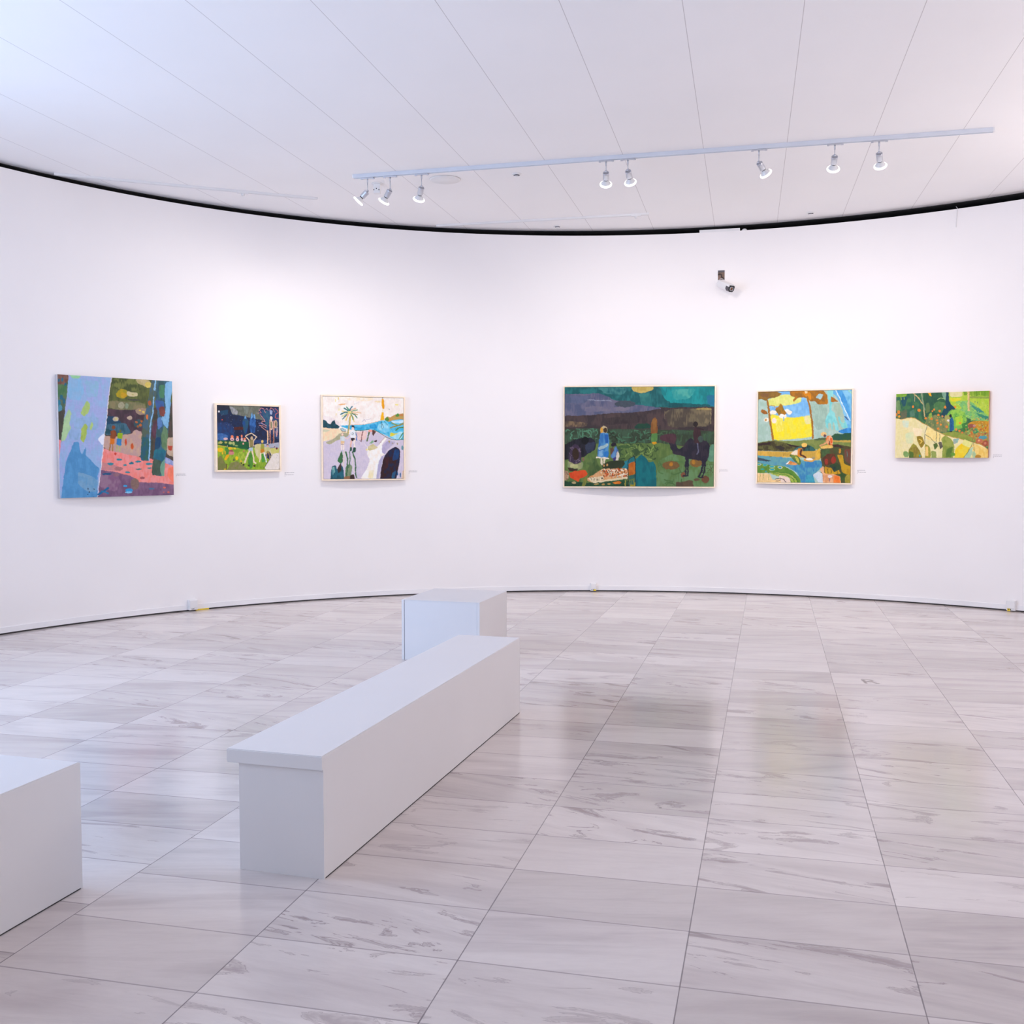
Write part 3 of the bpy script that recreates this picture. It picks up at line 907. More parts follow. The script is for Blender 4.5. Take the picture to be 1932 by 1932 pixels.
ART['E'] = '''
p a8c4b4 b4ccc0 -64,-68 1064,-37 1064,1056 -64,1058
p 9cb8a8 a8c4b4 571,141 737,152 744,279 723,406 640,433 599,347
p 8cc4e8 7ab4e0 128,31 235,-3 361,1 501,68 550,141 567,265 390,288 291,272 135,240 120,167
p dce078 e4e48c 111,88 192,54 291,33 347,40 383,66 477,75 461,126 347,152 199,163 120,156
p f4e028 ece04c 134,246 263,277 390,292 567,265 588,369 592,498 515,511 177,542 155,397
p e8dca0 e0e090 494,275 567,267 578,361 515,364
p f0e878 ecdc50 192,297 291,299 277,442 206,441
e f6ecdc 167,229,40,22
e f6ecdc 316,214,25,19
e f6ecdc 342,232,29,22
e f6ecdc 270,270,42,26
e f4e4d4 178,319,26,32
e f6ecdc 94,309,28,24
e c8a060 86,310,13,14
l 4aa8d8 8.4 281,285 281,321
p 8cc8e4 6cb4dc 682,-47 1064,-37 1064,461 949,404 929,311 901,212 874,127 826,55
p 4a9ad4 5aa8dc 826,-1 901,1 983,214 990,312 929,198 874,85
l d4e8f4 9.8 833,6 874,85 929,213 986,330
l 9cd4c8 18.1 969,10 1000,39
p 94d8d4 7ccccc 740,4 806,-2 799,125 786,210 827,253 855,352 871,444 735,408 725,321 742,274 771,225 756,96
p b4c8b4 a8c0ac 761,343 785,358 799,436 771,435 754,393
p b4c8b4 a8c0ac 806,337 830,380 833,443 812,443 804,393
p a8c0a8 b0c4b0 809,147 874,134 908,219 923,297 874,410 833,281
p 7cd0d0 94d4cc 860,275 901,310 942,339 966,404 908,413 869,338
p b4ccb4 a8c4b4 874,282 908,297 929,353 894,346
l 4a3a6a 9.1 929,283 961,320
p 4a9ad8 3a8ac8 857,442 942,410 1064,412 1064,461 901,467
p 9a7430 8a6a2c -64,-39 199,-3 259,27 221,56 178,69 114,75 86,106 50,80 -64,87
p 7a5a40 8a6438 21,14 128,16 107,66 36,57
p b87a1c 9a6a28 340,0 480,-10 689,-12 745,53 752,147 702,153 640,148 613,115 571,118 529,85 487,70 432,75 390,117 377,94 404,70 354,52
p e09018 d08818 480,11 571,21 571,106 522,76
p f4d8a8 f0cc98 501,4 538,5 533,30 508,30
p b4d0cc a8c8c8 621,78 654,35 704,45 676,98
p a8702a b0701c 780,68 806,79 864,125 819,127 784,130
p b07a1c 80702c 242,132 264,149 285,199 314,243 291,258 249,243 228,271 213,233 184,204 199,176 221,169
p 8a6030 a86a28 43,190 101,217 105,246 64,250 31,223
l b8802c 5.6 114,167 150,153 178,155 187,183
l a8742c 20.9 101,98 116,181 133,325 153,433 171,540
l a8742c 19.5 531,66 560,176 588,333 599,514
p 8a9450 7a8a48 -64,567 171,534 390,545 599,526 682,513 1064,510 1064,629 -64,654
p 4a4228 6a6838 -64,574 164,541 277,557 375,588 473,596 533,623 533,657 249,658 -64,644
p 3c2a28 402e28 -64,574 150,554 135,584 -64,596
p 3a3430 403830 184,606 249,591 302,621 277,644 228,635
p 3c2a28 3c2a28 298,564 383,590 459,598 453,616 347,600
p 2f5a48 36603c 790,495 833,466 888,472 929,466 1064,454 1064,539 795,539
p 4a7050 5a6a48 599,533 668,513 737,507 740,535 654,540
p c8a850 b8a050 806,540 1064,543 1064,563 806,558
p 1f3f38 3a6a64 379,661 418,615 480,594 543,587 599,610 636,651 571,662
p 5a8a80 4a7a70 383,658 425,619 459,623 446,658
p c8a448 dcb050 -64,646 249,661 383,659 633,654 676,618 684,749 599,755 494,724 249,722 -64,697
p b89440 c8a448 277,678 347,679 340,707 277,707
p 6aa4a8 5a98b0 -64,695 249,721 347,729 529,760 684,752 713,820 599,923 658,1057 470,1057 446,900 319,823 107,807 -64,762
p 3f84b4 5aa0b4 319,811 529,767 689,761 704,825 599,902 637,1014 479,1014 453,900
p 4aa4b8 3a94ac 529,915 599,922 633,1000 529,1000
p 3a4a54 445460 -64,708 79,741 160,761 93,769 -64,749
l 7a7a48 9.8 135,713 157,713
p 5c8a34 6c923a -64,758 107,806 291,820 390,872 461,943 487,1057 291,1057 347,937 178,894 -64,895
p 9ab04a b0b858 128,896 319,889 418,943 453,1043 390,1043 333,957 192,921
l 5a8a3a 8.4 178,900 319,914 390,957 421,1014
l 4a7a34 7.0 249,889 361,900 432,964 459,1028
l 5a8a3a 5.6 347,957 390,1014
p f0d098 e8c890 -64,892 135,901 167,973 291,950 347,971 368,1057 -64,1058
l a0a050 4.9 32,899 29,986
l a0a050 4.9 71,899 64,971
l a0a050 4.9 128,899 128,971
p e8d4c4 ead0bc 228,921 347,937 390,1057 291,1057
l 5a4a50 7.7 196,964 249,951 291,964 312,996
l 5a4a50 6.3 206,986 263,971
e f0e4d0 18,800,26,12
e 2fa0a8 18,800,21,9
e 9cc06c 86,807,29,14
e 2fa0a8 86,807,24,10
e b0c880 162,826,32,14
e 2fa0a8 160,826,26,10
e e8dcb0 250,834,26,14
e 2fa0b0 249,834,20,10
e 2fa098 57,855,22,9
e b0c880 164,858,33,14
e 2fa0a8 164,858,26,10
e 2fa0a8 96,879,11,6
p 4f5a34 5a5030 680,633 812,582 874,585 1064,622 1064,1056 654,1057 704,818 680,724
p 46603a 526a3e 695,646 778,633 778,704 702,731
p 6a3c24 5a3a28 701,735 757,682 833,690 849,760 799,797 729,818
e 9a3a28 744,770,17,33
e 9a3a28 819,753,25,40
p 7a4838 6a5040 929,636 1064,629 1064,832 935,761
l 5a9080 5.6 956,663 963,719
p c8a024 b89020 853,694 916,698 930,796 1064,839 1064,944 908,889 888,776
p d0a420 b88c20 723,822 799,838 826,887 875,859 898,901 733,910
l 3a3a20 6.3 757,845 764,894
l 3a3a20 6.3 792,845 799,894
l 6a6428 5.6 860,866 867,901
p 3a5030 344a34 771,811 860,782 903,831 875,859 826,867
p 28403c 2c4a40 812,831 840,824 840,880 819,880
p 46602f 3f5830 873,916 908,879 950,909 944,973 901,959
p e8b488 d89a6c 671,853 715,811 724,901 826,903 896,930 901,1056 706,1057 708,901
p f08a3c e87a30 826,915 889,930 898,1056 818,1056
e e8dcd8 785,929,24,16
l 5a5a90 5.6 782,951 778,986
p d4dce0 c8d4dc 604,916 654,878 704,894 713,1014 661,994 633,950
p 9a9038 b0a040 942,916 1064,902 1064,1056 949,1056
p c8902c c0882c 871,634 894,627 898,676 877,683
p 3f2c28 4a3430 812,591 860,577 901,606 942,613 901,620 826,612
p ecdcc4 e4d4bc 358,690 404,644 449,635 442,699
p 5a8078 4a7068 390,654 432,619 480,609 453,637 404,645
p e0942c d88828 440,624 489,622 482,708 437,724 434,659
l 5a3426 19.5 475,641 468,690 522,723
p 7a9040 4a6a40 358,690 439,708 468,744 478,795 453,811 404,766 353,707
p c8c050 b8b048 404,715 439,722 459,779 439,779
p e0a060 d08848 318,798 354,761 390,773 447,798 418,810
l f0e8dc 9.1 318,798 354,764
e d8a44c 564,750,60,23
e f0ece0 567,742,43,12
e a8986c 606,731,18,14
p 4a2c20 4a2c20 484,605 526,609 521,629 494,634
e ecc468 507,589,31,22
e e8c080 711,473,31,24
e 6a4c58 724,491,15,14
p e8c098 e07a38 742,495 785,483 810,527 808,609 764,592 735,549
p e06028 e87838 779,506 806,520 808,570 784,569
l 6a4434 11.1 771,548 773,587
l d8a070 16.7 757,530 738,565 676,597
p ecc470 e0b860 672,609 757,585 810,598 807,621 689,633
p e0b848 d0a438 640,646 676,618 684,710 668,745 640,702
'''
ART['F'] = '''
p 3c6a4a 4a7848 -75,-138 1070,-77 1073,1105 -73,1114
p 2f6450 4a7a4c -75,-92 332,-72 333,352 269,417 -74,397
p 8ab03c 7aa438 -75,-69 123,-60 123,36 74,56 33,49 -74,67
p 1f5060 2a5a60 45,55 123,47 111,176 87,209 62,141
l 8ab03c 9.4 53,27 62,96
l 8ab03c 7.8 86,29 92,85
p 7a9a60 6a8a58 4,104 41,106 54,253 9,275
p 5a6a4c 6a6a50 54,276 131,245 124,380 54,389
p 5a8068 4f7a60 156,279 204,247 217,349 164,370
p 3a6644 2f5a44 316,-72 569,-60 585,161 570,293 523,380 333,441 285,395
p 5a8450 4c7848 412,188 460,134 546,160 531,314 428,311
p 6a7a48 5a7a4c 333,163 365,147 381,287 333,319
p 1f4a58 24505a 542,-61 571,-59 587,161 605,294 539,408 488,379 546,193
p 1f4c5a 1c4854 573,166 604,113 628,125 632,152 682,193 727,268 663,276 585,299
e 2a7090 639,175,28,27
p 7aa088 8aac90 487,-64 547,-61 546,143 515,81
l 9ab878 7.8 460,112 491,86 538,104
p a8c838 b8cc48 571,-59 1070,-77 1072,482 832,434 678,299 585,161
p d8d090 dcd49c 575,-59 725,-52 718,76 593,82
p 7aa028 8aac38 716,-74 1070,-77 1071,100 967,82 906,66 831,81 793,50 739,60
l a8c048 6.3 831,8 831,68
l a8c048 6.3 906,12 908,66
l 5a8420 6.3 869,10 870,70
l 5a8420 6.3 951,14 955,79
p 98a848 8aa048 793,74 1071,92 1071,127 793,106
p d8d028 e0d838 586,87 720,101 678,156 601,142
p 7ab870 98c860 639,144 793,137 858,205 948,316 1072,460 832,438 771,389 717,366 601,296 663,276 726,254
p 3f8a78 4a9478 793,189 869,238 956,317 892,328
p 3f8a70 4a9468 862,319 1072,428 1072,492 907,393
s 3a7a68 639,153,997,437,110,4.7
s c8dc70 639,153,997,437,80,4.7
p 7ab850 9ac850 546,361 601,274 678,264 755,321 772,431 742,541 640,594 562,582
s 4a8a40 562,282,755,452,60,5.5
p b8d438 a8cc40 648,383 725,364 732,495 663,516
l d8c080 21.9 779,-27 787,115 790,284
l b89a60 6.3 793,6 797,279
l c8b078 11.0 184,-12 261,93 309,195 321,363
l 8a9a78 15.7 280,-18 297,117 321,263
l a09c70 7.8 204,-22 208,124
p f0b020 e8a818 352,2 384,3 392,59 368,47
p cc9828 b88a28 775,498 832,449 907,440 1072,471 1072,654 908,588 832,543
p b88a40 7a9a50 748,610 832,541 930,599 1072,654 1073,890 931,805 832,750 718,694
p 4a8a58 5a9a60 832,563 877,553 908,629 840,639
p 3f7a3c 4a8a40 717,484 778,464 794,584 740,605
s c85a30 755,496,998,782,60,9.4
s d8a040 755,365,998,782,60,8.6
s 8a4a48 763,485,998,804,40,9.4
s 98b868 763,496,998,782,40,8.6
e 9a5a48 824,519,41,29
e c09080 851,514,14,18
e 5a9aa0 942,695,44,27
e c07050 908,743,35,34
e e8a878 904,738,13,14
e a85a40 970,784,33,48
e c88060 968,782,13,18
p 8a9a40 98a048 506,625 640,592 725,626 832,693 836,750 679,708 547,662
p 6a8050 8a8a58 329,397 444,331 539,402 590,538 555,626 445,591 353,511
p 9ab848 8aa848 365,331 397,298 405,399 373,420
s b8a858 333,352,570,591,40,7.1
p a8a058 b0a860 537,360 589,349 592,492 562,471 539,416
e e08a30 192,208,14,20
e e08a30 259,266,16,23
e e08a30 424,261,11,16
e e08a30 406,285,9,14
e e08a30 484,285,13,18
e e08a30 470,345,13,18
e d89050 515,369,11,16
e d88030 397,399,13,20
e e08a30 333,391,13,18
e e08a30 456,422,14,11
e e08a30 462,467,11,18
e e08a30 500,492,11,14
e d88a38 472,556,13,18
e d88a38 562,527,14,20
e e08a30 540,228,13,20
e e08a30 647,228,13,18
e e08a30 702,473,13,18
e e09040 663,570,13,16
e d88030 698,593,13,18
e d07838 729,618,13,16
e e0a030 38,355,14,20
e d88a30 33,287,16,29
e d88a30 9,326,11,25
e 1f2a30 601,360,14,25
p 2a6a98 245a88 592,406 613,377 634,427 642,583 592,593 590,492
l 1f4a70 4.7 615,449 618,581
e 202020 605,598,14,8
e f0e4d8 578,431,14,15
p e8dcac e4d89c -74,368 1,382 66,401 124,385 172,373 229,394 285,451 349,498 445,588 547,657 679,702 840,764 931,803 1000,879 1073,944 1073,1105 -73,1114
p cfdcc4 d8dcbc 75,418 152,420 144,527 87,525
p d4dcb0 dcdcac 108,616 205,595 197,775 124,774
p f0dc94 ecd488 345,511 445,602 547,670 492,758 334,711
p f4e4c0 f0dcb0 189,528 302,552 286,664 221,663
l c89848 6.3 1,382 66,401 124,385 172,373 229,394 285,451 349,498 445,588 547,657 679,702 840,764 931,803 1002,879
p a89028 988024 236,669 262,658 306,681 328,778 290,856 254,766
l e8c860 9.4 270,708 302,742 278,776
p a09838 8a7a30 196,773 230,798 272,876 306,988 295,1111 174,1112 147,887
p 4a6a28 5a7430 155,889 210,915 199,1067 164,1067
p 88a868 7a9c58 90,932 104,893 137,898 161,938 149,988 108,986
p a8a040 989638 330,776 383,821 399,932 386,1111 335,1111
p ecc878 e8c070 338,821 366,821 370,966 334,966
p 98a458 8a9c50 398,888 453,899 461,1043 406,1044
l 6a6a50 5.5 351,509 326,620 330,778
l 6a6a50 5.5 330,642 397,699 445,779
l 6a6a50 5.5 453,600 451,766 481,827
l 6a6a50 5.5 490,634 488,746
l 5a7a48 5.5 553,662 555,822
p 5a7030 4f6a30 420,790 462,766 474,813 437,882
p 706858 605c50 475,757 510,753 525,833 500,872
p 8a9a40 a0a850 506,706 547,657 602,701 642,768 650,889 622,1109 513,1110 524,822
p 5a7a34 6a8438 563,866 633,823 626,988 555,988
p 90b8a8 a8a8a0 631,713 698,703 679,770 641,792
p ecc818 e8d040 710,790 787,758 811,857 741,1108 641,1109 656,867
p e8e090 e0e088 752,716 836,770 804,848 725,793
p e8c060 ecd080 810,857 849,770 1073,933 1073,1105 863,1107
p a8c8a8 b0ccb0 745,995 787,911 842,819 836,933 802,1031
l 7a8a48 6.3 841,770 795,900 749,993
l 8a8a58 5.5 849,770 851,868 872,944
p b8cca0 acc498 836,911 859,889 878,955 871,1042 844,1042
e b88a30 897,979,33,27
e 6a9a38 633,944,24,25
e 2fa0b0 278,966,8,16
'''


def vnoise(rng, h, w, sy, sx):
    gy, gx = max(2, int(h / max(sy, 1)) + 3), max(2, int(w / max(sx, 1)) + 3)
    g = rng.random((gy, gx))
    ys = np.linspace(0, gy - 1.001, h); xs = np.linspace(0, gx - 1.001, w)
    yi = ys.astype(int); xi = xs.astype(int); fy = ys - yi; fx = xs - xi
    fy = fy * fy * (3 - 2 * fy); fx = fx * fx * (3 - 2 * fx)
    a = g[yi][:, xi] * (1 - fx) + g[yi][:, xi + 1] * fx
    b = g[yi + 1][:, xi] * (1 - fx) + g[yi + 1][:, xi + 1] * fx
    return a * (1 - fy[:, None]) + b * fy[:, None]
def chaikin(p, n=1):
    for _ in range(n):
        q = np.roll(p, -1, 0)
        out = np.empty((len(p) * 2, 2)); out[0::2] = p * 0.87 + q * 0.13; out[1::2] = p * 0.13 + q * 0.87
        p = out
    return p
def inside(px, py, poly):
    r = np.zeros(px.shape, bool); n = len(poly)
    for i in range(n):
        x0, y0 = poly[i]; x1, y1 = poly[(i + 1) % n]
        if y0 == y1: continue
        c = (y0 > py) != (y1 > py)
        r ^= c & (px < (x1 - x0) * (py - y0) / (y1 - y0) + x0)
    return r
def segdist(px, py, pts):
    d = np.full(px.shape, 1e9)
    for (x0, y0), (x1, y1) in zip(pts, pts[1:]):
        vx, vy = x1 - x0, y1 - y0; l = vx * vx + vy * vy + 1e-12
        t = np.clip(((px - x0) * vx + (py - y0) * vy) / l, 0, 1)
        d = np.minimum(d, np.hypot(px - x0 - t * vx, py - y0 - t * vy))
    return d
def paint(ops, W, H, asp, seed, wob=0.003):
    """returns an H x W x 3 linear colour field of the picture, painted shape by shape"""
    rng = np.random.default_rng(seed); S = 2; w, h = W * S, H * S
    X, Y = np.meshgrid((np.arange(w) + 0.5) / w, (np.arange(h) + 0.5) / h)
    u = w * 0.018
    X = X + (vnoise(rng, h, w, u, u) - .5) * 2 * wob + (vnoise(rng, h, w, u * .35, u * .35) - .5) * wob
    Y = Y + (vnoise(rng, h, w, u, u) - .5) * 2 * wob * asp + (vnoise(rng, h, w, u * .35, u * .35) - .5) * wob * asp
    img = np.ones((h, w, 3)) * 0.6
    def sub(x0, y0, x1, y1):
        m = 0.02
        a, b = max(0, int((x0 - m) * w)), min(w, int((x1 + m) * w) + 1)
        c, d = max(0, int((y0 - m) * h)), min(h, int((y1 + m) * h) + 1)
        return slice(c, max(c, d)), slice(a, max(a, b))
    for li, line in enumerate(ops.strip().splitlines()):
        k = line.split(); o = k[0]
        num = lambda t: np.array([float(v) for v in t.split(',')])
        if o == 'p':
            c1, c2 = np.array(srgb(k[1])), np.array(srgb(k[2]))
            P_ = np.array([num(t) for t in k[3:]]) / 1000.0
            if li: P_ = chaikin(P_)
            sl = sub(*P_.min(0), *P_.max(0)); px, py = X[sl], Y[sl]
            if px.size == 0: continue
            msk = inside(px, py, P_)
            n = 0.6 * vnoise(rng, *px.shape, w * 0.05, w * 0.035) + 0.4 * vnoise(rng, *px.shape, w * 0.03, w * 0.007)
            m = np.clip((n - 0.36) / 0.28, 0, 1)[..., None]
            c = c1 * (1 - m) + c2 * m
            img[sl] = np.where(msk[..., None], c, img[sl])
        elif o == 'l':
            c1 = np.array(srgb(k[1])); wd = float(k[2]) / 2000.0
            P_ = np.array([num(t) for t in k[3:]]) / 1000.0
            sl = sub(P_[:, 0].min() - wd, P_[:, 1].min() - wd, P_[:, 0].max() + wd, P_[:, 1].max() + wd); px, py = X[sl], Y[sl]
            if px.size == 0: continue
            Q_ = P_ * [1, 1 / asp]
            n = vnoise(rng, *px.shape, w * 0.012, w * 0.012)
            msk = segdist(px, py / asp, Q_) < wd * (0.75 + 0.5 * n)
            img[sl] = np.where(msk[..., None], c1 * (0.88 + 0.24 * n[..., None]), img[sl])
        elif o == 'e':
            c1 = np.array(srgb(k[1])); x, y, a, b = num(k[2]) / 1000.0
            sl = sub(x - a, y - b, x + a, y + b); px, py = X[sl], Y[sl]
            if px.size == 0: continue
            msk = ((px - x) / max(a, 1e-4)) ** 2 + ((py - y) / max(b, 1e-4)) ** 2 < 1
            n = vnoise(rng, *px.shape, w * 0.012, w * 0.012)[..., None]
            img[sl] = np.where(msk[..., None], c1 * (0.9 + 0.2 * n), img[sl])
        elif o in 'sq':
            c1 = np.array(srgb(k[1])); v = num(k[2]); x0, y0, x1, y1 = v[:4] / 1000.0
            for _ in range(int(v[4])):
                x, y = rng.uniform(x0, x1), rng.uniform(y0, y1)
                if o == 's':
                    r = v[5] / 1000.0 * rng.uniform(0.5, 1.2); pts = np.array([(x, y), (x + r * rng.uniform(-1, 1), y + r * rng.uniform(-1, 1))]); wd = r * 0.5
                else:
                    l = v[5] / 1000.0; a = rng.uniform(0, 6.28); pts = [(x, y)]
                    for _k in range(4):
                        a += rng.uniform(-0.9, 0.9); x += l / 4 * math.cos(a); y += l / 4 * math.sin(a) * asp
                        pts.append((min(max(x, x0), x1), min(max(y, y0), y1)))
                    pts = np.array(pts); wd = v[6] / 2000.0
                sl = sub(pts[:, 0].min() - wd, pts[:, 1].min() - wd, pts[:, 0].max() + wd, pts[:, 1].max() + wd)
                px, py = X[sl], Y[sl]
                if px.size == 0: continue
                msk = segdist(px, py / asp, pts * [1, 1 / asp]) < wd
                img[sl] = np.where(msk[..., None], c1 * rng.uniform(0.85, 1.15), img[sl])
    br = 0.5 * vnoise(rng, h, w, w * .03, w * .007) + 0.5 * vnoise(rng, h, w, w * .008, w * .02)
    img = img * (0.93 + 0.14 * br[..., None])
    return np.clip(img.reshape(H, S, W, S, 3).mean((1, 3)), 0, 1)

def art_material():
    m = bpy.data.materials.new('oil_paint'); m.use_nodes = True
    nt = m.node_tree; b = nt.nodes['Principled BSDF']
    a = nt.nodes.new('ShaderNodeVertexColor'); a.layer_name = 'paint'
    nt.links.new(a.outputs['Color'], b.inputs['Base Color'])
    b.inputs['Roughness'].default_value = 0.55; b.inputs['Specular IOR Level'].default_value = 0.25
    n = nt.nodes.new('ShaderNodeTexNoise'); n.inputs['Scale'].default_value = 90
    tc = nt.nodes.new('ShaderNodeTexCoord'); nt.links.new(tc.outputs['Object'], n.inputs['Vector'])
    bp = nt.nodes.new('ShaderNodeBump'); bp.inputs['Strength'].default_value = 0.15; bp.inputs['Distance'].default_value = 0.002
    nt.links.new(n.outputs['Fac'], bp.inputs['Height']); nt.links.new(bp.outputs['Normal'], b.inputs['Normal'])
    return m
M_ART = art_material()
M_CANVAS = material('raw_canvas', (0.74, 0.72, 0.74), 0.85, vary=0.04, scale=60)
M_EDGE = material('painted_edge', srgb('d89a58'), 0.6, vary=0.15, scale=12)

def canvas(parent, key, w, h, depth, res, side_mat, seed, gain):
    W, H = res
    img = np.clip(paint(ART[key], W, H, w / h, seed) ** 1.08 * gain, 0, 0.92)
    xs = np.linspace(-w / 2, w / 2, W); zs = np.linspace(h / 2, -h / 2, H)
    gx, gz = np.meshgrid(xs, zs)
    front = np.stack([gx.ravel(), np.zeros(gx.size), gz.ravel()], 1)
    back = np.array([(-w/2, 0, h/2), (w/2, 0, h/2), (w/2, 0, -h/2), (-w/2, 0, -h/2),
                     (-w/2, depth, h/2), (w/2, depth, h/2), (w/2, depth, -h/2), (-w/2, depth, -h/2)], float)
    n0 = len(front)
    i = np.arange(H - 1)[:, None] * W + np.arange(W - 1)[None]
    quads = np.stack([i, i + W, i + W + 1, i + 1], -1).reshape(-1, 4)
    extra = np.array([(0, 1, 5, 4), (1, 2, 6, 5), (2, 3, 7, 6), (3, 0, 4, 7), (4, 5, 6, 7)]) + n0
    co = np.concatenate([front, back]); fa = np.concatenate([quads, extra])
    me = bpy.data.meshes.new('canvas')
    me.vertices.add(len(co)); me.vertices.foreach_set('co', co.ravel())
    me.loops.add(fa.size); me.loops.foreach_set('vertex_index', fa.ravel().astype(np.int32))
    me.polygons.add(len(fa)); me.polygons.foreach_set('loop_start', (np.arange(len(fa)) * 4).astype(np.int32))
    mi = np.zeros(len(fa), np.int32); mi[-5:] = 1
    me.materials.append(M_ART); me.materials.append(side_mat)
    me.update(calc_edges=True); me.polygons.foreach_set('material_index', mi)
    ca = me.color_attributes.new('paint', 'FLOAT_COLOR', 'POINT')
    c = np.ones((len(co), 4)); c[:n0, :3] = img.reshape(-1, 3)
    ca.data.foreach_set('color', c.ravel())
    me.validate(); me.update()
    o = bpy.data.objects.new('canvas', me); COL.objects.link(o); o.parent = parent
    return o
def frame(parent, w, h, t, d, mat):
    """thin tray frame; w, h are outer sizes"""
    bm = bmesh.new()
    for sx in (-1, 1):
        x0, x1 = sorted((sx * w / 2, sx * (w / 2 - t)))
        box(bm, x0, x1, -0.006, d, -h / 2, h / 2, 0.0012)
    for sz in (-1, 1):
        z0, z1 = sorted((sz * h / 2, sz * (h / 2 - t)))
        box(bm, -w / 2 + t, w / 2 - t, -0.006, d, z0, z1, 0.0012)
    return link_obj('frame', bm, mat, parent)
def painting(key, label, corners, t, res, seed, side_mat, gain=0.86):
    C_ = [Vector(c) for c in corners]
    c = sum(C_, Vector()) / 4
    ax = ((C_[1] - C_[0]) + (C_[2] - C_[3])) / 2
    w = math.hypot(ax.x, ax.y); h = (C_[0].z + C_[1].z - C_[2].z - C_[3].z) / 2
    root = thing('painting', label, 'painting', c, math.atan2(ax.y, ax.x), 'paintings hung along the curved wall')
    if t:
        frame(root, w, h, t, 0.040, M_WOOD)
        canvas(root, key, w - 2 * t - 0.006, h - 2 * t - 0.006, 0.038, res, side_mat, seed, gain)
        bm = bmesh.new(); box(bm, -w/2 + t * 0.5, w/2 - t * 0.5, 0.036, 0.0395, -h/2 + t * .5, h/2 - t * .5)
        link_obj('backing_board', bm, M_DARKGREY, root)
    else:
        canvas(root, key, w, h, 0.041, res, side_mat, seed, gain)
    return root
painting('A', 'unframed forest painting with a wide pale blue trunk and pink ground, leftmost on the wall',
         [(-4.018, 9.273, 2.240), (-3.275, 10.110, 2.250), (-3.271, 10.114, 1.153), (-4.010, 9.285, 1.148)], 0.0, (270, 270), 11, M_CANVAS, 0.98)
painting('B', 'small pale-framed painting of a figure with raised arms under a dark blue night sky',
         [(-2.947, 10.396, 2.046), (-2.381, 10.803, 2.057), (-2.385, 10.800, 1.374), (-2.943, 10.400, 1.365)], 0.018, (176, 176), 12, M_CANVAS, 0.95)
painting('C', 'pale-framed painting of a palm tree and turquoise bay on a whitish ground',
         [(-2.003, 11.024, 2.168), (-1.163, 11.396, 2.179), (-1.164, 11.396, 1.269), (-2.004, 11.023, 1.270)], 0.014, (210, 220), 13, M_CANVAS, 1.02)
painting('D', 'largest painting, dark green night scene with a camel rider and yellow moon',
         [(0.570, 11.739, 2.313), (2.245, 11.588, 2.313), (2.256, 11.586, 1.180), (0.579, 11.740, 1.175)], 0.013, (372, 250), 14, M_CANVAS, 0.84)
painting('E', 'pale-framed painting of two bent figures by blue water under a yellow sky',
         [(2.670, 11.473, 2.246), (3.599, 11.097, 2.241), (3.614, 11.089, 1.229), (2.683, 11.469, 1.227)], 0.013, (240, 240), 15, M_CANVAS, 1.02)
painting('F', 'unframed green garden painting with a small blue-coated man, rightmost on the wall',
         [(3.980, 10.887, 2.171), (4.711, 10.374, 2.171), (4.718, 10.368, 1.510), (3.988, 10.883, 1.510)], 0.0, (240, 176), 16, M_EDGE, 1.05)

# ------------------------------------------------------------------ captions lettered on the wall
def on_wall(x, z, off=0.0):
    r = RAD - off
    y = CY + math.sqrt(r * r - (x - CX) ** 2)
    phi = math.atan2(x - CX, y - CY)
    return Vector((x, y, z)), -phi
def caption(x, z, label, rows, seed):
    p, rz = on_wall(x, z, 0.001)
    rng = random.Random(seed)
    bm = bmesh.new()
    for width, dz in rows:
        cx = 0.0
        while cx < width:
            l = min(rng.uniform(0.006, 0.020), width - cx)
            box(bm, cx, cx + l, -0.0006, 0.0006, dz - 0.0026, dz + 0.0026)
            cx += l + 0.004
    o = link_obj('wall_caption', bm, M_GREY, None, loc=p); o.rotation_euler = (0, 0, rz)
    return tag(o, label, 'caption', 'painting captions lettered on the wall')
caption(-3.270, 1.346, 'tiny grey caption text right of the leftmost forest painting', [(0.100, 0.005), (0.106, -0.007), (0.007, -0.021)], 1)
caption(-2.362, 1.350, 'tiny grey caption text right of the small night painting', [(0.103, 0.006), (0.016, -0.005), (0.100, -0.016), (0.007, -0.030)], 2)
caption(-1.130, 1.365, 'tiny grey caption text right of the palm tree painting', [(0.096, 0.003), (0.094, -0.010), (0.007, -0.024)], 3)
caption(2.302, 1.378, 'tiny grey caption text right of the large camel painting', [(0.086, 0.000), (0.094, -0.012), (0.007, -0.025)], 4)
caption(3.667, 1.375, 'tiny grey caption text right of the painting with the two bent figures', [(0.084, 0.003), (0.016, -0.007), (0.088, -0.018), (0.007, -0.030)], 5)
caption(4.770, 1.534, 'tiny grey caption text right of the green garden painting', [(0.084, 0.003), (0.080, -0.009), (0.007, -0.022)], 6)

# ------------------------------------------------------------------ track rails and lamps
def rail(label, a, b, width, height):
    a, b = Vector(a), Vector(b)
    d = b - a; L_ = math.hypot(d.x, d.y)
    t = thing('track_rail', label, 'track rail', a, math.atan2(d.y, d.x))
    t.rotation_euler = (0, -math.atan2(d.z, L_), math.atan2(d.y, d.x))
    bm = bmesh.new()
    box(bm, 0, L_, -width / 2, -width * 0.22, -height, 0, 0.001)
    box(bm, 0, L_, width * 0.22, width / 2, -height, 0, 0.001)
    link_obj('channel', bm, M_RAIL if height > 0.03 else M_WHITE, t)
    bm = bmesh.new(); box(bm, 0.001, L_ - 0.001, -width * 0.22, width * 0.22, -height * 0.5, 0)
    link_obj('slot', bm, M_RAIL if height > 0.03 else M_GREY, t)
    for x0 in (-0.012, L_):
        bm = bmesh.new(); box(bm, x0, x0 + 0.012, -width / 2, width / 2, -height, 0, 0.001)
        link_obj('end_cap', bm, M_WHITE, t)
    return t
def rail_y(x): return 9.477 - 0.2300 * (x + 1.412)
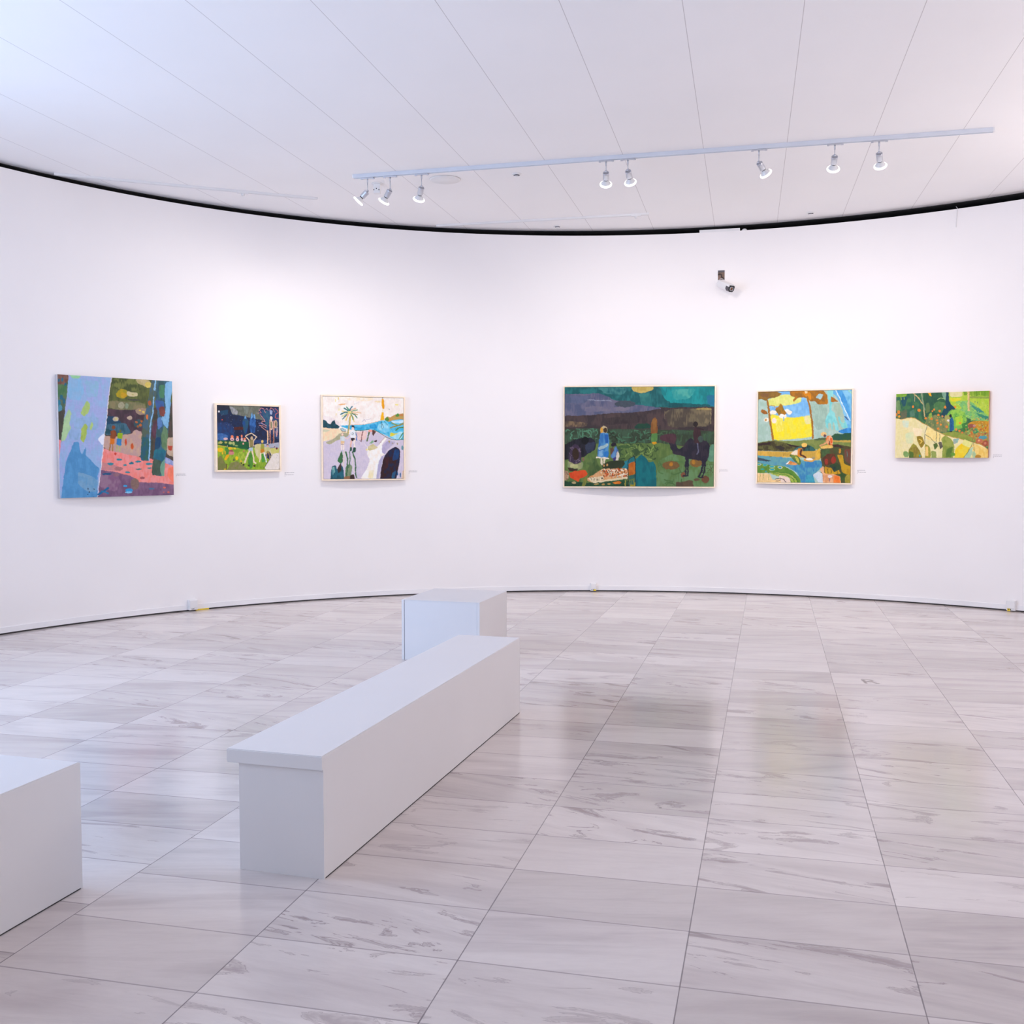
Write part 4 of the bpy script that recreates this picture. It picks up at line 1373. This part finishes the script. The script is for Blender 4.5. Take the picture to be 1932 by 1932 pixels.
rail('silver lamp track under the ceiling carrying the spotlights', (-1.412, rail_y(-1.412), ceil_z(-1.412)), (3.75, rail_y(3.75), ceil_z(3.75)), 0.036, 0.034)
def adapter(parent, x):
    bm = bmesh.new(); box(bm, x - 0.05, x + 0.05, -0.016, 0.016, -0.030, -0.019, 0.002)
    lathe(bm, [(0, -0.048), (0.016, -0.048), (0.018, -0.030), (0, -0.030)], 16, Matrix.Translation((x, 0, 0)))
    return link_obj('adapter', bm, M_WHITE, parent)
r2 = rail('empty white track on the ceiling at the left, above the small night painting', (-4.016, 9.335, 4.011), (-1.900, 10.276, 4.029), 0.036, 0.020)
adapter(r2, 1.62)
r3 = rail('empty white track on the ceiling above the large camel painting', (-0.807, 11.495, 4.038), (1.412, 11.032, 4.057), 0.036, 0.020)
adapter(r3, 2.15)

def aim_matrix(d):
    return Vector(d).normalized().to_track_quat('Z', 'Y').to_matrix().to_4x4()
RAIL_ANG = math.atan2(-0.23, 1.0)
def lamp(x, drop, target, label, power, cone=114):
    z = ceil_z(x) - 0.034
    root = thing('track_spotlight', label, 'spotlight', (x, rail_y(x), z), 0.0, 'spotlights on the silver ceiling track')
    R_ = Matrix.Rotation(RAIL_ANG, 4, 'Z')
    bm = bmesh.new()
    box(bm, -0.060, 0.060, -0.013, 0.013, -0.010, 0.0, 0.002, M=R_)
    box(bm, -0.062, -0.044, -0.008, 0.008, -0.016, -0.008, 0.001, M=R_)
    box(bm, 0.046, 0.066, -0.008, 0.008, -0.014, -0.006, 0.001, M=R_)
    link_obj('adapter', bm, M_METAL, root)
    bm = bmesh.new()
    lathe(bm, [(0, -0.045), (0.0065, -0.045), (0.0075, -0.008), (0, -0.008)], 14)
    lathe(bm, [(0, -drop), (0.0038, -drop), (0.0038, -0.044), (0, -0.044)], 12)
    link_obj('stem', bm, M_METAL, root)
    piv = Vector((0, 0, -drop))
    d = (Vector(target) - (root.location + piv)).normalized()
    A = Matrix.Translation(piv) @ aim_matrix(d)
    bm = bmesh.new()
    lathe(bm, [(0, -0.012), (0.010, -0.010), (0.011, 0.004), (0, 0.008)], 14, A)
    box(bm, -0.020, 0.020, -0.006, 0.006, 0.000, 0.004, 0.001, M=A)
    box(bm, -0.021, -0.018, -0.006, 0.006, 0.000, 0.022, 0.0005, M=A)
    box(bm, 0.018, 0.021, -0.006, 0.006, 0.000, 0.022, 0.0005, M=A)
    link_obj('bracket', bm, M_METAL, root)
    bm = bmesh.new()
    lathe(bm, [(0, 0.012), (0.020, 0.012), (0.0225, 0.008), (0.0255, 0.008), (0.0260, 0.012), (0.0260, 0.024), (0.0250, 0.025), (0.0250, 0.070), (0.022, 0.074), (0, 0.074)], 28, A)
    link_obj('housing', bm, M_METAL, root)
    bm = bmesh.new(); lathe(bm, [(0, 0.073), (0.0185, 0.073), (0.0185, 0.081), (0, 0.081)], 24, A)
    link_obj('socket_ring', bm, M_BLACK, root)
    bm = bmesh.new()
    lathe(bm, [(0, 0.079), (0.0175, 0.080), (0.021, 0.086), (0.031, 0.099), (0.041, 0.111), (0.0455, 0.120), (0.0455, 0.1225), (0, 0.1225)], 32, A)
    bulb = link_obj('bulb', bm, M_BULB, root)
    bm = bmesh.new()
    lathe(bm, [(0.0425, 0.113), (0.050, 0.117), (0.0525, 0.122), (0.0505, 0.127), (0.044, 0.130), (0.022, 0.1325), (0, 0.133), (0, 0.123), (0.042, 0.123), (0.0425, 0.113)], 32, A)
    link_obj('glowing_lens', bm, M_GLOW, bulb)
    spot_light('spotlight_beam', root.location + piv + d * 0.150, target, power, (1.0, 0.918, 0.85), cone, root, soft=0.032)
    return root
PW = 77
lamp(-1.287, 0.118, (-3.70, 9.80, 1.50), 'leftmost spotlight at the end of the silver track, turned far to the left', PW * 0.72)
lamp(-1.080, 0.118, (-2.70, 10.60, 1.50), 'second spotlight from the left end of the silver track, tilted left', PW * 0.72)
lamp(-0.796, 0.112, (-1.60, 11.20, 1.50), 'third spotlight from the left end of the silver track, beside the round ceiling disc', PW * 0.95)
lamp(0.795, 0.095, (1.00, 11.70, 1.50), 'upright spotlight above the large camel painting, left of a close pair', PW)
lamp(0.975, 0.095, (1.95, 11.60, 1.50), 'leaning spotlight above the large camel painting, right of a close pair', PW)
lamp(2.020, 0.105, (4.35, 10.60, 1.50), 'spotlight just right of the surveillance camera, tilted sharply right', PW * 0.6)
lamp(2.600, 0.095, (3.10, 11.28, 1.50), 'spotlight high above the painting with the two bent figures', PW * 0.85)
lamp(2.930, 0.095, (4.10, 10.80, 1.50), 'rightmost spotlight on the silver track', PW * 0.6)

# ------------------------------------------------------------------ small fittings on the ceiling
t = thing('ceiling_disc', 'wide flat round white disc on the ceiling beside the left spotlights', 'ceiling disc', (-0.609, 9.648, ceil_z(-0.609)))
bm = bmesh.new(); lathe(bm, [(0, -0.012), (0.130, -0.012), (0.137, -0.009), (0.139, 0.0), (0, 0.0)], 48); link_obj('cover', bm, M_WHITE, t)
bm = bmesh.new(); lathe(bm, [(0.137, 0.0), (0.142, -0.0015), (0.142, 0.0)], 48); link_obj('seal_ring', bm, M_GREY, t)
t = thing('ceiling_sensor', 'white box-shaped sensor with three dark holes hanging between the left spotlights', 'sensor', (-1.242, 9.775, ceil_z(-1.242)))
bm = bmesh.new(); lathe(bm, [(0, -0.008), (0.048, -0.008), (0.055, 0.0), (0, 0.0)], 32); link_obj('base_plate', bm, M_WHITE, t)
bm = bmesh.new(); box(bm, -0.032, 0.032, -0.030, 0.030, -0.094, -0.006, 0.008, 3)
for k in range(4): box(bm, -0.026, 0.026, -0.0308, -0.029, -0.026 - 0.007 * k, -0.023 - 0.007 * k)
link_obj('body', bm, M_WHITE, t)
for hx, hz in ((-0.004, -0.053), (0.019, -0.064), (-0.027, -0.064)):
    bm = bmesh.new(); lathe(bm, [(0, 0.0), (0.005, 0.0), (0.005, 0.002), (0, 0.002)], 14, Matrix.Translation((hx, -0.0295, hz)) @ Matrix.Rotation(math.pi / 2, 4, 'X'))
    link_obj('hole', bm, M_BLACK, t)
def round_fitting(x, y, label):
    t = thing('ceiling_detector', label, 'detector', (x, y, ceil_z(x)), 0.0, 'small round detectors on the ceiling')
    bm = bmesh.new(); lathe(bm, [(0, -0.006), (0.036, -0.008), (0.043, -0.004), (0.044, 0.0), (0, 0.0)], 32); link_obj('trim_ring', bm, M_WHITE, t)
    bm = bmesh.new(); lathe(bm, [(0, -0.026), (0.014, -0.025), (0.023, -0.019), (0.027, -0.007), (0, -0.006)], 28); link_obj('dome', bm, M_WHITE, t)
    bm = bmesh.new(); lathe(bm, [(0.0225, -0.0195), (0.026, -0.0165), (0.027, -0.012), (0.0245, -0.012)], 28); link_obj('dark_ring', bm, M_DARKGREY, t)
round_fitting(0.041, 9.491, 'small round ceiling detector at the top centre, farthest from the wall')
round_fitting(0.498, 11.594, 'small round ceiling detector close to the wall, below the middle track')
round_fitting(3.122, 11.068, 'small round ceiling detector close to the wall on the right side')

# ------------------------------------------------------------------ surveillance camera and open junction recess
p, rz = on_wall(2.303, 3.517, 0.0)
t = thing('junction_box', 'small open brown junction recess with loose wires above the surveillance camera', 'junction box', p, rz)
bm = bmesh.new()
W2, H2 = 0.036, 0.052
box(bm, -W2, W2, -0.002, 0.004, -H2, H2, 0.0)
link_obj('back_plate', bm, M_BOXWOOD, t)
bm = bmesh.new()
box(bm, -W2 - 0.004, -W2, -0.007, 0.002, -H2 - 0.004, H2 + 0.004); box(bm, W2, W2 + 0.004, -0.007, 0.002, -H2 - 0.004, H2 + 0.004)
box(bm, -W2, W2, -0.007, 0.002, H2, H2 + 0.004); box(bm, -W2, W2, -0.007, 0.002, -H2 - 0.004, -H2)
link_obj('rim', bm, M_WHITE, t)
bm = bmesh.new(); box(bm, -W2, W2, -0.006, 0.0, 0.030, H2, 0.001); link_obj('recess_shade', bm, M_DARKGREY, t)  # dark strip painted as the shade in the top of the recess
for pts, m_ in (([(-0.034, -0.004, 0.004), (-0.015, -0.008, 0.016), (0.0, -0.008, 0.010), (0.002, -0.007, -0.028)], M_BLACK),
                ([(0.012, -0.006, -0.020), (0.024, -0.008, -0.034), (0.033, -0.006, -0.048)], M_BLACK),
                ([(-0.020, -0.006, -0.045), (0.0, -0.009, -0.038), (0.024, -0.006, -0.046)], M_GREY)):
    bm = bmesh.new(); tube(bm, pts, 0.0042, 8); link_obj('wire', bm, m_, t)

p, rz = on_wall(2.290, 3.425, 0.0)
t = thing('security_camera', 'white bullet surveillance camera with a black front, mounted high on the wall', 'camera', p, rz)
bm = bmesh.new()
lathe(bm, [(0, 0), (0.034, 0), (0.034, 0.012), (0.028, 0.018), (0, 0.018)], 24, Matrix.Rotation(math.pi / 2, 4, 'X'))
tube(bm, [(0, -0.014, 0.0), (0.004, -0.035, -0.004), (0.012, -0.055, -0.012)], 0.012, 12)
link_obj('wall_mount', bm, M_WHITE, t)
fwd = Vector((0.128, -0.150, -0.082)).normalized()
right = fwd.cross(Vector((0, 0, 1))).normalized(); up = right.cross(fwd)
B = Matrix(((right.x, fwd.x, up.x, 0.004), (right.y, fwd.y, up.y, -0.056), (right.z, fwd.z, up.z, -0.012), (0, 0, 0, 1))) @ Matrix.Scale(1.06, 4)
def octo(bm, y0, y1, w, hgt, ch, M, taper=1.0):
    vs = []
    for y, s in ((y0, 1.0), (y1, taper)):
        a, b_, c_ = w * s, hgt * s, ch * s
        vs.append([bm.verts.new(M @ Vector((px, y, pz))) for px, pz in
                   ((-a + c_, b_), (a - c_, b_), (a, b_ - c_), (a, -b_ + 2 * c_), (a - 1.6 * c_, -b_), (-a + 1.6 * c_, -b_), (-a, -b_ + 2 * c_), (-a, b_ - c_))])
    for k in range(8):
        bm.faces.new((vs[0][k], vs[0][(k + 1) % 8], vs[1][(k + 1) % 8], vs[1][k]))
    bm.faces.new(vs[0]); bm.faces.new(vs[1][::-1])
bm = bmesh.new(); octo(bm, 0.0, 0.145, 0.037, 0.034, 0.010, B); link_obj('body', bm, M_WHITE, t)
bm = bmesh.new()
for k in range(4): box(bm, -0.0385, -0.0365, 0.040 + 0.011 * k, 0.047 + 0.011 * k, 0.004, 0.009, M=B)
link_obj('lettering', bm, M_GREY, t)
bm = bmesh.new(); octo(bm, 0.145, 0.196, 0.035, 0.032, 0.010, B); link_obj('front_bezel', bm, M_DARKGREY, t)
bm = bmesh.new(); octo(bm, 0.196, 0.199, 0.036, 0.033, 0.010, B); link_obj('face_plate', bm, M_BLACK, t)
bm = bmesh.new(); lathe(bm, [(0.017, 0.198), (0.017, 0.203), (0.0205, 0.203), (0.0205, 0.198)], 28, B @ Matrix(((1, 0, 0, 0), (0, 0, 1, 0), (0, -1, 0, 0), (0, 0, 0, 1))))
link_obj('lens_ring', bm, M_METAL, t)
bm = bmesh.new(); lathe(bm, [(0, 0.2035), (0.010, 0.2025), (0.0168, 0.199), (0, 0.198)], 28, B @ Matrix(((1, 0, 0, 0), (0, 0, 1, 0), (0, -1, 0, 0), (0, 0, 0, 1))))
link_obj('lens', bm, M_BROWN, t)
bm = bmesh.new()
box(bm, -0.041, 0.041, 0.005, 0.212, 0.036, 0.040, 0.001, M=B); box(bm, -0.041, -0.038, 0.005, 0.165, 0.010, 0.038, 0.001, M=B); box(bm, 0.038, 0.041, 0.005, 0.205, 0.018, 0.038, 0.001, M=B)
link_obj('sun_shield', bm, M_WHITE, t)

# ------------------------------------------------------------------ power outlets at the skirting
def outlet(x, label, zc, w, h, d, yellow):
    p, rz = on_wall(x, zc, 0.0)
    t = thing('power_outlet', label, 'outlet', p, rz, 'surface outlet boxes along the skirting')
    bm = bmesh.new(); box(bm, -w/2, w/2, -d, -0.0, -h/2, h/2, 0.004, 2); link_obj('box', bm, M_WHITE, t)
    bm = bmesh.new(); box(bm, -w/2 + 0.006, w/2 - 0.006, -d - 0.004, -d, -h/2 + 0.022, h/2 - 0.004, 0.002, 2); link_obj('cover_plate', bm, M_WHITE, t)
    for k in (-1, 0):
        bm = bmesh.new(); lathe(bm, [(0, 0), (0.005, 0), (0.005, 0.002), (0, 0.002)], 12, Matrix.Translation((k * 0.018, -d + 0.0005, -h/2 + 0.011)) @ Matrix.Rotation(math.pi / 2, 4, 'X'))
        link_obj('socket_hole', bm, M_BLACK, t)
    if yellow:
        bm = bmesh.new(); box(bm, yellow[0], yellow[1], -d - 0.001, -d + 0.004, yellow[2], yellow[3]); link_obj('yellow_tape', bm, M_YELLOW, t)
    return t
outlet(-3.166, 'white outlet box on the skirting at the left, under the forest and night paintings', 0.063, 0.088, 0.100, 0.050, None)
outlet(0.920, 'white outlet box on the skirting under the left end of the camel painting', 0.053, 0.066, 0.086, 0.045, (0.000, 0.030, -0.043, -0.026))
outlet(4.930, 'white outlet box with yellow tape at the far right end of the skirting', 0.060, 0.084, 0.100, 0.050, (-0.030, -0.002, -0.056, -0.030))
bm = bmesh.new()
arc_solid(bm, -41.0, -39.7, RAD - 0.016, RAD - 0.011, 0.001, 0.014, 0.3)
tag(link_obj('yellow_tape', bm, M_YELLOW), 'short strip of yellow tape on the floor line beside the left outlet box', 'tape')

# ------------------------------------------------------------------ things on the head of the wall
phi0 = math.degrees(math.atan2(2.068 - CX, 11.67 - CY)); phi1 = math.degrees(math.atan2(2.490 - CX, 11.568 - CY))
bm = bmesh.new(); arc_solid(bm, phi0, phi1, RAD + 0.004, RAD + 0.06, lambda x: wall_top(x), lambda x: wall_top(x) + 0.030, 0.5)
duct = tag(link_obj('cable_duct', bm, M_WHITE), 'short white duct lying on the top edge of the wall above the surveillance camera', 'duct')
bm = bmesh.new()
q = ring(phi1 + 0.45, RAD + 0.035)
bmesh.ops.create_uvsphere(bm, u_segments=16, v_segments=10, radius=0.03, matrix=Matrix.Translation((q[0], q[1], wall_top(q[0]) + 0.001)) @ Matrix.Diagonal((1, 1, 0.85, 1)))
bmesh.ops.bisect_plane(bm, geom=list(bm.verts) + list(bm.edges) + list(bm.faces), plane_co=(0, 0, wall_top(q[0])), plane_no=(0, 0, -1), clear_outer=True)
bmesh.ops.holes_fill(bm, edges=bm.edges)
link_obj('rounded_end_fitting', bm, M_WHITE, duct, smooth=True)
bm = bmesh.new()
a0, _ = on_wall(4.462, 4.030, -0.02); a1, _ = on_wall(4.464, wall_top(4.46) + 0.004, 0.004); a2, _ = on_wall(4.460, 3.93, 0.004); a3, _ = on_wall(4.457, 3.82, 0.003)
tube(bm, [a0, a1, a2, a3], 0.003, 8)
tag(link_obj('hanging_cord', bm, M_WHITE, smooth=True), 'thin white cord hanging over the wall top at the upper right', 'cord')

# ------------------------------------------------------------------ faint lettering left on a floor slab
M_GHOST = material('faded_letter', (0.30, 0.25, 0.24), 0.3, vary=0.1, scale=30)
cu = bpy.data.curves.new('letter_outline', 'FONT'); cu.body = 'R'; cu.size = 0.19; cu.extrude = 0.0002
tmp = bpy.data.objects.new('letter_outline', cu); COL.objects.link(tmp)
bpy.context.view_layer.update()
me = bpy.data.meshes.new_from_object(tmp.evaluated_get(bpy.context.evaluated_depsgraph_get()))
bpy.data.objects.remove(tmp); me.materials.clear(); me.materials.append(M_GHOST)
fo = bpy.data.objects.new('floor_lettering', me); COL.objects.link(fo)
fo.location = (2.345, 6.925, 0.0003); fo.rotation_euler = (0, 0, TILE_YAW + 0.12)
tag(fo, 'faint worn letter marked on a marble slab right of the floor centre', 'lettering')
